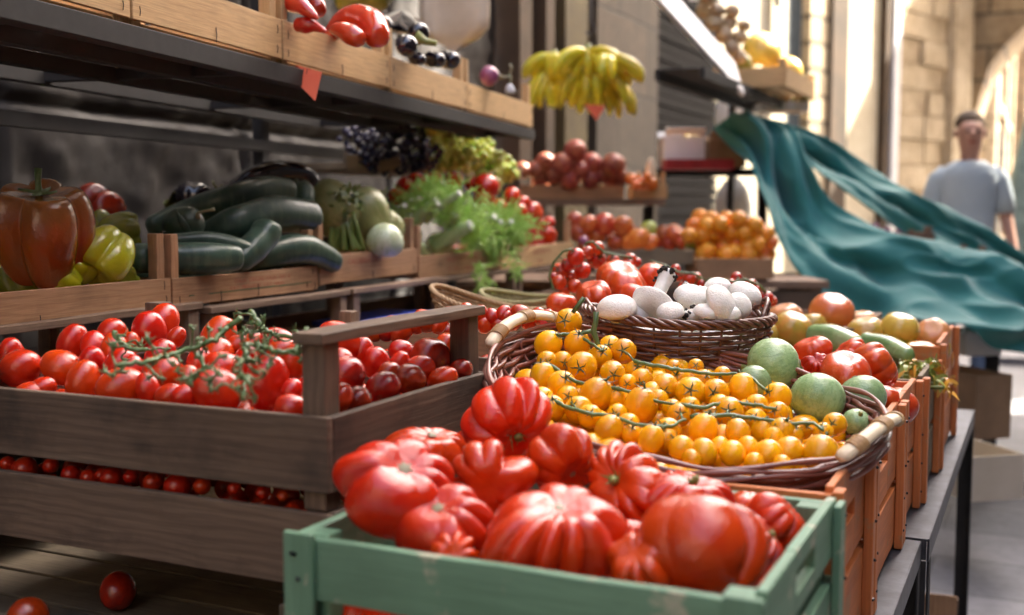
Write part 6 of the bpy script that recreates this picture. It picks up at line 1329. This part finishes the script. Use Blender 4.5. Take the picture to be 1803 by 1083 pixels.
P_ = at(1400, 178, 6.05); fcrate('small_tray', 1340, 1425, 178, 196, 5.95, 'white_card', 'thin white tray at the low right end of the rack', .2)
aw = thing('market_awning', at(1350, 17, 6.7), math.radians(10), 'bright white awning edge in the sun at the top of the picture', 'awning')
m = MB(); n = 12; vs = []
for i in range(n + 1):
    x = -.42 + .86 * i / n; s = .02 * math.sin(i * 1.3); vs += [(x, -.3 + s, .02), (x, .9, .42), (x, -.3 + s, .16), (x, .9, .46)]
m.add(vs, [(4 * i, 4 * i + 1, 4 * i + 5, 4 * i + 4) for i in range(n)] + [(4 * i + 2, 4 * i + 6, 4 * i + 7, 4 * i + 3) for i in range(n)] + [(4 * i, 4 * i + 4, 4 * i + 6, 4 * i + 2) for i in range(n)]); m.build('canopy', M['thin_awning'], aw)
m = MB(); m.tube([(.0, .9, .44), (0, 1.6, .30)], .02, 8); m.tube([(-.4, .92, .45), (.44, .92, .45)], .02, 8); m.build('arm', M['steel_dark'], aw, True)

def carton(name, u, vb, D, w_, h_, d_, mat, label, rz_=0, flaps=True, group=None):
    p = at(u, vb, D); r = thing(name, p, YAW + rz_, label, 'box', group); m = MB(); t = .005
    for q in ((-w_ / 2, w_ / 2, -d_ / 2, -d_ / 2 + t, 0, h_), (-w_ / 2, w_ / 2, d_ / 2 - t, d_ / 2, 0, h_), (-w_ / 2, -w_ / 2 + t, -d_ / 2 + t, d_ / 2 - t, 0, h_), (w_ / 2 - t, w_ / 2, -d_ / 2 + t, d_ / 2 - t, 0, h_), (-w_ / 2 + t, w_ / 2 - t, -d_ / 2 + t, d_ / 2 - t, 0, t)): wallbox(m, *q)
    m.build('body', M[mat], r)
    if flaps:
        for s in (-1, 1):
            m = MB(); m.plank((-w_ / 2 + .004, s * (d_ / 2 + .02), h_ + .02), (w_ / 2 - .004, s * (d_ / 2 + .02), h_ + .02), .05, .004, up=(0, s * 1, 1)); m.build('flap', M[mat], r)
    return r
plz = at(1250, 297, 5.9).z; bs = thing('dark_shelf', (at(1250, 300, 5.9).x, at(1250, 300, 5.9).y, 0), YAW, 'dark shelf with cartons left of the top of the teal cloth', 'shelf'); m = MB(); m.box((0.02, .12, plz - .016), (.66, .40, .03)); m.build('board', M['dark_paint'], bs)
for x in (-.28, .33):
    m = MB(); m.box((x, .25, (plz - .03) / 2), (.04, .04, plz - .035)); m.build('leg', M['dark_paint'], bs)
carton('carton', 1198, 296, 5.95, .21, .16, .26, 'white_card', 'white carton with yellow fruit at the left end of the dark shelf')
carton('carton', 1272, 296, 5.95, .19, .14, .26, 'brown_card', 'brown carton on the dark shelf beside the teal cloth')
m_ = carton('low_carton', 1228, 299, 5.72, .34, .05, .16, 'red_plastic', 'low dark red box in front of the white carton', flaps=False)
heap('lemon', surf_mesh('lemon', tomato_fn(1.2, -.1, 3, 5, 0, .2, 0, .02), M['melon'], 16, 22), [(1190, 252, 10), (1208, 248, 10), (1222, 246, 10), (1205, 258, 9)], 6.0, 'lemon on top of the white carton', 'lemon', 'lemons in the white carton', rows=('only',), jd=.02)
fruit('bottle', surf_mesh('bottle', tomato_fn(2.2, 0, 1, 4, 0, .3, -.3), M['canvas'], 20, 20), at(1146, 300, 5.6), .028, None, 'small cream jar at the corner of the peach shelf', 'jar')
# white sack shapes added to stand in for bright glare behind
for (u, v, D, w_, h_, lb_) in ((1288, 196, 6.6, .17, .34, 'white sack shape added as bright glare behind the melon rack'), (1292, 352, 6.4, .19, .36, 'white sack shape added as bright glare between the rack and the oranges')):
    p = at(u, v, D); r = thing('glare_sack', p, YAW + .5, lb_, 'sack', 'sack shapes added for glare'); m = MB(); vs = []; NU, NV = 20, 10
    for i in range(NU):
        a_ = 2 * pi * i / NU
        for j in range(NV):
            s = j / (NV - 1); k = (math.sin(min(1, .08 + s * 1.1) * pi) ** .35 if s < .9 else .45) * (1 + .08 * math.sin(5 * a_ + 3 * s)); vs.append((w_ / 2 * k * math.cos(a_), .10 * k * math.sin(a_), h_ * (s - .5)))
    m.add(vs, [(i * NV + j, ((i + 1) % NU) * NV + j, ((i + 1) % NU) * NV + j + 1, i * NV + j + 1) for i in range(NU) for j in range(NV - 1)]); m.build('body', M['white_awning'], r, True)
    m = MB(); m.tube([(0, 0, h_ * .5), (0, 0, h_ * .5 + .12)], .012, 6); m.build('tie', M['white_awning'], r, True)

# ------------------------------------------------------------------ teal cloth over the next stall
from mathutils import noise as nzm
def cloth(rows, nu, nv, amp, seed, th=.004):
    """rows: list of (upper (u,v,D), lower (u,v,D)); returns world points of a draped sheet"""
    A = [at(*r[0]) for r in rows]; B = [at(*r[1]) for r in rows]; K = len(rows); rr = random.Random(seed)
    def cr(P, t):
        t = t * (K - 1); i = min(int(t), K - 2); f = t - i; p0 = P[max(i - 1, 0)]; p1 = P[i]; p2 = P[i + 1]; p3 = P[min(i + 2, K - 1)]
        return .5 * ((2 * p1) + (p2 - p0) * f + (2 * p0 - 5 * p1 + 4 * p2 - p3) * f * f + (3 * p1 - 3 * p2 + p3 - p0) * f ** 3)
    ph = [rr.uniform(0, 6.28) for _ in range(6)]; vs = []; gs = []
    for i in range(nu):
        s = i / (nu - 1); a = cr(A, s); b = cr(B, s)
        for j in range(nv):
            t = j / (nv - 1); sag = math.sin(pi * t); p = a.lerp(b, t)
            f = amp * (math.sin(9 * t + 5 * s + ph[0]) + .6 * math.sin(17 * t - 7 * s + ph[1]) + .5 * math.sin(4 * t + 16 * s + ph[2]) + .35 * math.sin(23 * s + 11 * t + ph[3])) * (.35 + .65 * sag)
            f2 = amp * .6 * (math.sin(12 * s + 6 * t + ph[4]) + .5 * math.sin(21 * s - 8 * t + ph[5])) * (.5 + .5 * t)
            q = Vector((s * 3.2 + t * .8, t * 1.9 - s * 1.0, seed + .4)); r1 = 1 - abs(nzm.noise(q)) * 2; r2 = 1 - abs(nzm.noise(q * 2.3 + Vector((5, 1, 0)))) * 2; r3 = nzm.noise(q * 6)
            f = f * .7 + amp * (1.7 * r1 + .45 * r2 + .08 * r3); f2 = f2 * .5 + amp * (.5 * r2 + .5 * r1 - .3)
            vs.append(p + cq(0, f2 * .6, f)); gs.append((s * 2, t, 0))
    fs = [(i * nv + j, (i + 1) * nv + j, (i + 1) * nv + j + 1, i * nv + j + 1) for i in range(nu - 1) for j in range(nv - 1)]
    return vs, fs, gs
tl_o = at(1340, 215, 5.7); tcl = thing('teal_cloth', tl_o, 0, 'large teal cloth thrown over the next stall, sagging in folds down to the right', 'cloth')
main = [((1338, 212, 5.7), (1252, 226, 5.75)), ((1385, 232, 5.6), (1300, 268, 5.5)), ((1405, 290, 5.5), (1330, 350, 5.35)), ((1440, 350, 5.4), (1360, 450, 5.2)), ((1505, 384, 5.3), (1425, 520, 5.0)), ((1580, 410, 5.2), (1515, 560, 4.8)), ((1650, 440, 5.1), (1595, 560, 4.6)), ((1725, 462, 5.0), (1665, 585, 4.45)), ((1790, 485, 4.95), (1720, 612, 4.35)), ((1850, 520, 4.9), (1795, 622, 4.3)), ((1900, 560, 4.9), (1880, 640, 4.3))]
band = [((1325, 211, 5.75), (1345, 240, 5.7)), ((1392, 230, 5.8), (1412, 290, 5.7)), ((1470, 262, 5.9), (1485, 352, 5.75)), ((1560, 314, 6.0), (1570, 402, 5.8)), ((1650, 366, 6.05), (1655, 444, 5.85)), ((1730, 412, 6.1), (1735, 472, 5.9)), ((1800, 455, 6.1), (1800, 505, 5.95)), ((1870, 500, 6.1), (1870, 560, 5.95))]
for nm, rows, nu, nv, am_ in (('main_sheet', main, 200, 90, .075), ('upper_fold', band, 160, 36, .04)):
    m = MB(); vs, fs, gs = cloth(rows, nu, nv, am_, 5); m.add([v - tl_o for v in vs], fs, gs); o = m.build(nm, M['teal_cloth'], tcl, True); md = o.modifiers.new('s', 'SOLIDIFY'); md.thickness = .006
# the stall under it
st = thing('covered_stall', (at(1560, 600, 5.6).x, at(1560, 600, 5.6).y, 0), YAW * .35, 'steel framed stall under the teal cloth', 'stall')
m = MB(); m.box((0.05, .1, .80), (1.7, .9, .03)); m.build('table_top', M['old_wood'], st)
for x in (-.75, .85):
    for y in (-.32, .5): m = MB(); m.box((x, y, .39), (.045, .045, .78)); m.build('leg', M['steel_dark'], st)
m = MB(); m.box((0.05, -.33, .74), (1.6, .02, .09)); m.build('apron', M['dark_wood'], st)
for k, (u, vb, D, w_, h_, mt, lb_) in enumerate([(1470, 558, 5.1, .46, .12, 'old_wood', 'brown crate in the shade under the left part of the cloth'), (1590, 556, 5.0, .40, .10, 'old_wood', 'brown crate in the shade under the middle of the cloth'), (1545, 440, 5.7, .46, .09, 'old_wood', 'crate of dark fruit seen through the opening between the cloth folds'), (1650, 466, 5.8, .40, .07, 'old_wood', 'crate of pale and purple fruit at the right end of the cloth opening')]):
    p = at(u, vb, D); crate('stall_crate', (p.x, p.y, p.z), YAW, w_, .3, [(.0, h_)], mt, lb_, 'crates under the teal cloth', pw=.03, post_top=.03)
heap('plum', surf_mesh('plum', tomato_fn(1.0, .05, 2, 4, 0, .3), M['onion'], 14, 20), [(1560, 408, 9), (1500, 395, 9), (1520, 402, 9), (1540, 400, 9), (1580, 412, 8), (1712, 452, 8), (1726, 456, 8), (1740, 462, 7)], 5.75, 'purple plum under the upper cloth fold', 'plum', 'plums under the cloth', rows=('only',), jd=.04)
heap('pear', gm_, [(1662, 440, 10), (1680, 444, 9), (1695, 447, 9), (1645, 436, 9)], 5.75, 'pale green pear in the opening of the cloth', 'pear', 'pears under the cloth', rows=('only',), jd=.03)
for (u, vb, D, w_, h_, d_, mt, rz_, lb_, gr) in [(1705, 862, 3.9, .20, .15, .30, 'card', .25, 'pale carton on the paving behind the last orange crate, lowest one', 'cartons on the paving'), (1700, 760, 4.4, .16, .24, .30, 'brown_card', .3, 'tall brown carton standing on the pale one under the stall', 'cartons on the paving'), (1700, 620, 4.7, .16, .09, .25, 'white_card', .2, 'white polystyrene box under the hanging end of the cloth', 'cartons on the paving')]:
    carton('carton', u, vb, D, w_, h_, d_, mt, lb_, rz_, False, gr)
p = at(1738, 884, 4.9); pst = thing('stall_post', (p.x, p.y, 0), 0, 'dark square steel post under the right end of the teal cloth', 'post'); m = MB(); m.box((0, 0, .46), (.055, .055, .92)); m.build('shaft', M['steel_dark'], pst); m = MB(); m.box((0, 0, .008), (.11, .11, .014)); m.build('foot_plate', M['steel_dark'], pst)
p = at(1625, 1040, 3.0); ib = thing('leaning_board', (p.x, p.y, 0), .1, 'brown wooden pallet leaning under the second steel table', 'pallet')
for k in range(2): m = MB(); m.plank((-.045 + .09 * k, 0, 0.0), (-.045 + .09 * k, .03, .20), .08, .018, up=(1, 0, 0)); m.build('slat', M['warm_wood'], ib)
for z_ in (.04, .17): m = MB(); m.box((0, .03 + z_ * .1, z_), (.18, .03, .04)); m.build('batten', M['old_wood'], ib)

# ------------------------------------------------------------------ the man walking toward the camera
MX = at(1706, 300, 7.2); man = thing('person', (MX.x, MX.y, 0), YAW * .5, 'man in a light blue grey t-shirt and jeans walking down the street', 'person')
bm_v = [((0, 0, .98), .125), ((0, 0, 1.12), .125), ((0, .0, 1.28), .145), ((0, .01, 1.42), .125), ((0, 0, 1.50), .058), ((0, -.01, 1.56), .055), ((0, -.02, 1.64), .082), ((0, -.015, 1.72), .088), ((0, -.01, 1.775), .070),
        ((.18, .01, 1.43), .062), ((.23, .02, 1.18), .045), ((.27, -.06, .95), .033), ((.27, -.08, .88), .036), ((-.18, .01, 1.43), .062), ((-.23, .02, 1.18), .045), ((-.27, -.02, .95), .033), ((-.27, -.03, .88), .036),
        ((.10, 0, .90), .095), ((.11, -.06, .50), .062), ((.11, .02, .10), .042), ((.12, -.11, .05), .038), ((-.10, 0, .90), .095), ((-.11, .06, .50), .062), ((-.11, .16, .12), .042), ((-.12, .05, .05), .038)]
be = [(0, 1), (1, 2), (2, 3), (3, 4), (4, 5), (5, 6), (6, 7), (7, 8), (3, 9), (9, 10), (10, 11), (11, 12), (3, 13), (13, 14), (14, 15), (15, 16), (0, 17), (17, 18), (18, 19), (19, 20), (0, 21), (21, 22), (22, 23), (23, 24)]
for s, hi in ((1, 12), (-1, 16)):            # fingers and thumb as short chains rooted in the palm
    px, py, pz = bm_v[hi][0]
    for k in range(5):
        oy = -.030 + .016 * k; L = (.055, .07, .078, .072, .058)[k] * (.8 if k == 0 else 1); i0 = len(bm_v)
        dx = -.012 * s; bm_v += [((px + dx * .4, py + oy * (1.5 if k == 0 else 1), pz - .028 + (.02 if k == 0 else 0)), .0115), ((px + dx, py + oy * (2.0 if k == 0 else 1.1), pz - .03 - L * .55), .0095), ((px + dx * 2.4, py + oy * (2.0 if k == 0 else 1.1), pz - .03 - L), .0085)]
        be += [(hi, i0), (i0, i0 + 1), (i0 + 1, i0 + 2)]
me = bpy.data.meshes.new('body'); me.from_pydata([v for v, r in bm_v], be, []); bo = link('body', me, man)
md = bo.modifiers.new('skin', 'SKIN'); md.use_smooth_shade = True
for i, (v, r) in enumerate(bm_v): me.skin_vertices[0].data[i].radius = (r, r * (.72 if i in (0, 1, 2, 3) else 1))
me.skin_vertices[0].data[0].use_root = True; md2 = bo.modifiers.new('sub', 'SUBSURF'); md2.levels = 2; md2.render_levels = 2; me.materials.append(M['human_skin'])
def loft(name, rings, mat, parent, n=24):
    m = MB(); vs = []
    for (c, rx, ry) in rings:
        for k in range(n): a = 2 * pi * k / n; q = 1 + .03 * math.sin(5 * a + c[2] * 30); vs.append((c[0] + rx * q * math.cos(a), c[1] + ry * q * math.sin(a), c[2]))
    m.add(vs, [(i * n + k, i * n + (k + 1) % n, (i + 1) * n + (k + 1) % n, (i + 1) * n + k) for i in range(len(rings) - 1) for k in range(n)]); o = m.build(name, M[mat], parent, True); md = o.modifiers.new('s', 'SOLIDIFY'); md.thickness = .006; return o
shirt = loft('t_shirt', [((0, 0, .90), .175, .12), ((0, 0, 1.02), .168, .12), ((0, 0, 1.18), .168, .12), ((0, 0, 1.32), .180, .13), ((0, 0, 1.42), .19, .135), ((0, 0, 1.48), .16, .115), ((0, 0, 1.525), .085, .085)], 'shirt', man)
for s in (1, -1):
    m = MB(); m.tube([(s * .125, 0, 1.445), (s * .18, .01, 1.40), (s * .21, .015, 1.30), (s * .228, .02, 1.20)], [.066, .068, .064, .062], 16); m.build('sleeve', M['shirt'], shirt, True)
jn = loft('jeans', [((0, 0, .98), .17, .125), ((0, 0, .90), .18, .13), ((0, 0, .84), .178, .13)], 'jeans', man)
for s, kn, ft in ((1, -.06, .02), (-1, .06, .16)):
    m = MB(); m.tube([(s * .095, 0, .90), (s * .11, kn * .5, .72), (s * .11, kn, .50), (s * .11, (kn + ft) / 2, .30), (s * .11, ft, .07)], [.098, .092, .078, .068, .062], 16); m.build('trouser_leg', M['jeans'], jn, True)
for s, ft in ((1, .0), (-1, .14)): me_ = bent('shoe', [(s * .115, ft + .05, .045), (s * .118, ft - .06, .045), (s * .122, ft - .16, .035)], [.042, .045, .036], M['dark_paint'], 14, 12); link('shoe', me_, man)
hm = surf_mesh('hair', lambda T, P: (.092 * np.sin(T) * np.cos(P), .082 * np.sin(T) * np.sin(P) + .030, 1.752 + np.where(np.cos(T) > -.1, .088 * np.cos(T), .03 * np.cos(T)) + .004 * np.sin(7 * P)), M['hair'], 16, 24); link('hair', hm, man)
for s in (1, -1):
    m = MB(); m.add(*[([Vector(v) + Vector((s * .032, -.092, 1.705)) for v in surf(lambda T, P: (.012 * np.sin(T) * np.cos(P), .008 * np.sin(T) * np.sin(P), .008 * np.cos(T)), 6, 8)[0]]), surf(lambda T, P: (T, P, T), 6, 8)[1]]); m.build('eye', M['eye'], man, True)
    m = MB(); m.add([Vector(v) + Vector((s * .088, -.005, 1.695)) for v in surf(lambda T, P: (.012 * np.sin(T) * np.cos(P), .02 * np.sin(T) * np.sin(P), .033 * np.cos(T)), 6, 8)[0]], surf(lambda T, P: (T, P, T), 6, 8)[1]); m.build('ear', M['human_skin'], man, True)
m = MB(); m.tube([(0, -.09, 1.715), (0, -.112, 1.685), (0, -.108, 1.672)], [.008, .014, .011], 8); m.build('nose', M['human_skin'], man, True)
m = MB(); m.tube([(-.024, -.094, 1.637), (0, -.101, 1.637), (.024, -.094, 1.637)], [.003, .006, .003], 6); m.build('mouth', M['plum_dark'], man, True)
# folded pale green parasol at the right edge
p = at(1800, 470, 9.0); pr = thing('parasol', (p.x + .06, p.y, 0), 0, 'folded pale green parasol at the right edge beside the man', 'parasol'); m = MB(); m.tube([(0, 0, 0.05), (0, 0, 2.1)], .022, 10); m.build('pole', M['white_card'], pr, True)
m = MB(); vs = []; NU, NV = 32, 14
for i in range(NU):
    a_ = 2 * pi * i / NU
    for j in range(NV): s = j / (NV - 1); R_ = (.03 + .13 * math.sin(pi * min(1, (1 - s) * .62 + .02))) * (1 + .22 * math.cos(8 * a_)); vs.append((R_ * math.cos(a_), R_ * math.sin(a_), .85 + 1.2 * s))
m.add(vs, [(i * NV + j, ((i + 1) % NU) * NV + j, ((i + 1) % NU) * NV + j + 1, i * NV + j + 1) for i in range(NU) for j in range(NV - 1)]); m.build('canopy', M['pale_green'], pr, True)
m = MB(); m.box((0, 0, .03), (.4, .4, .06)); m.build('base', M['paving'], pr)
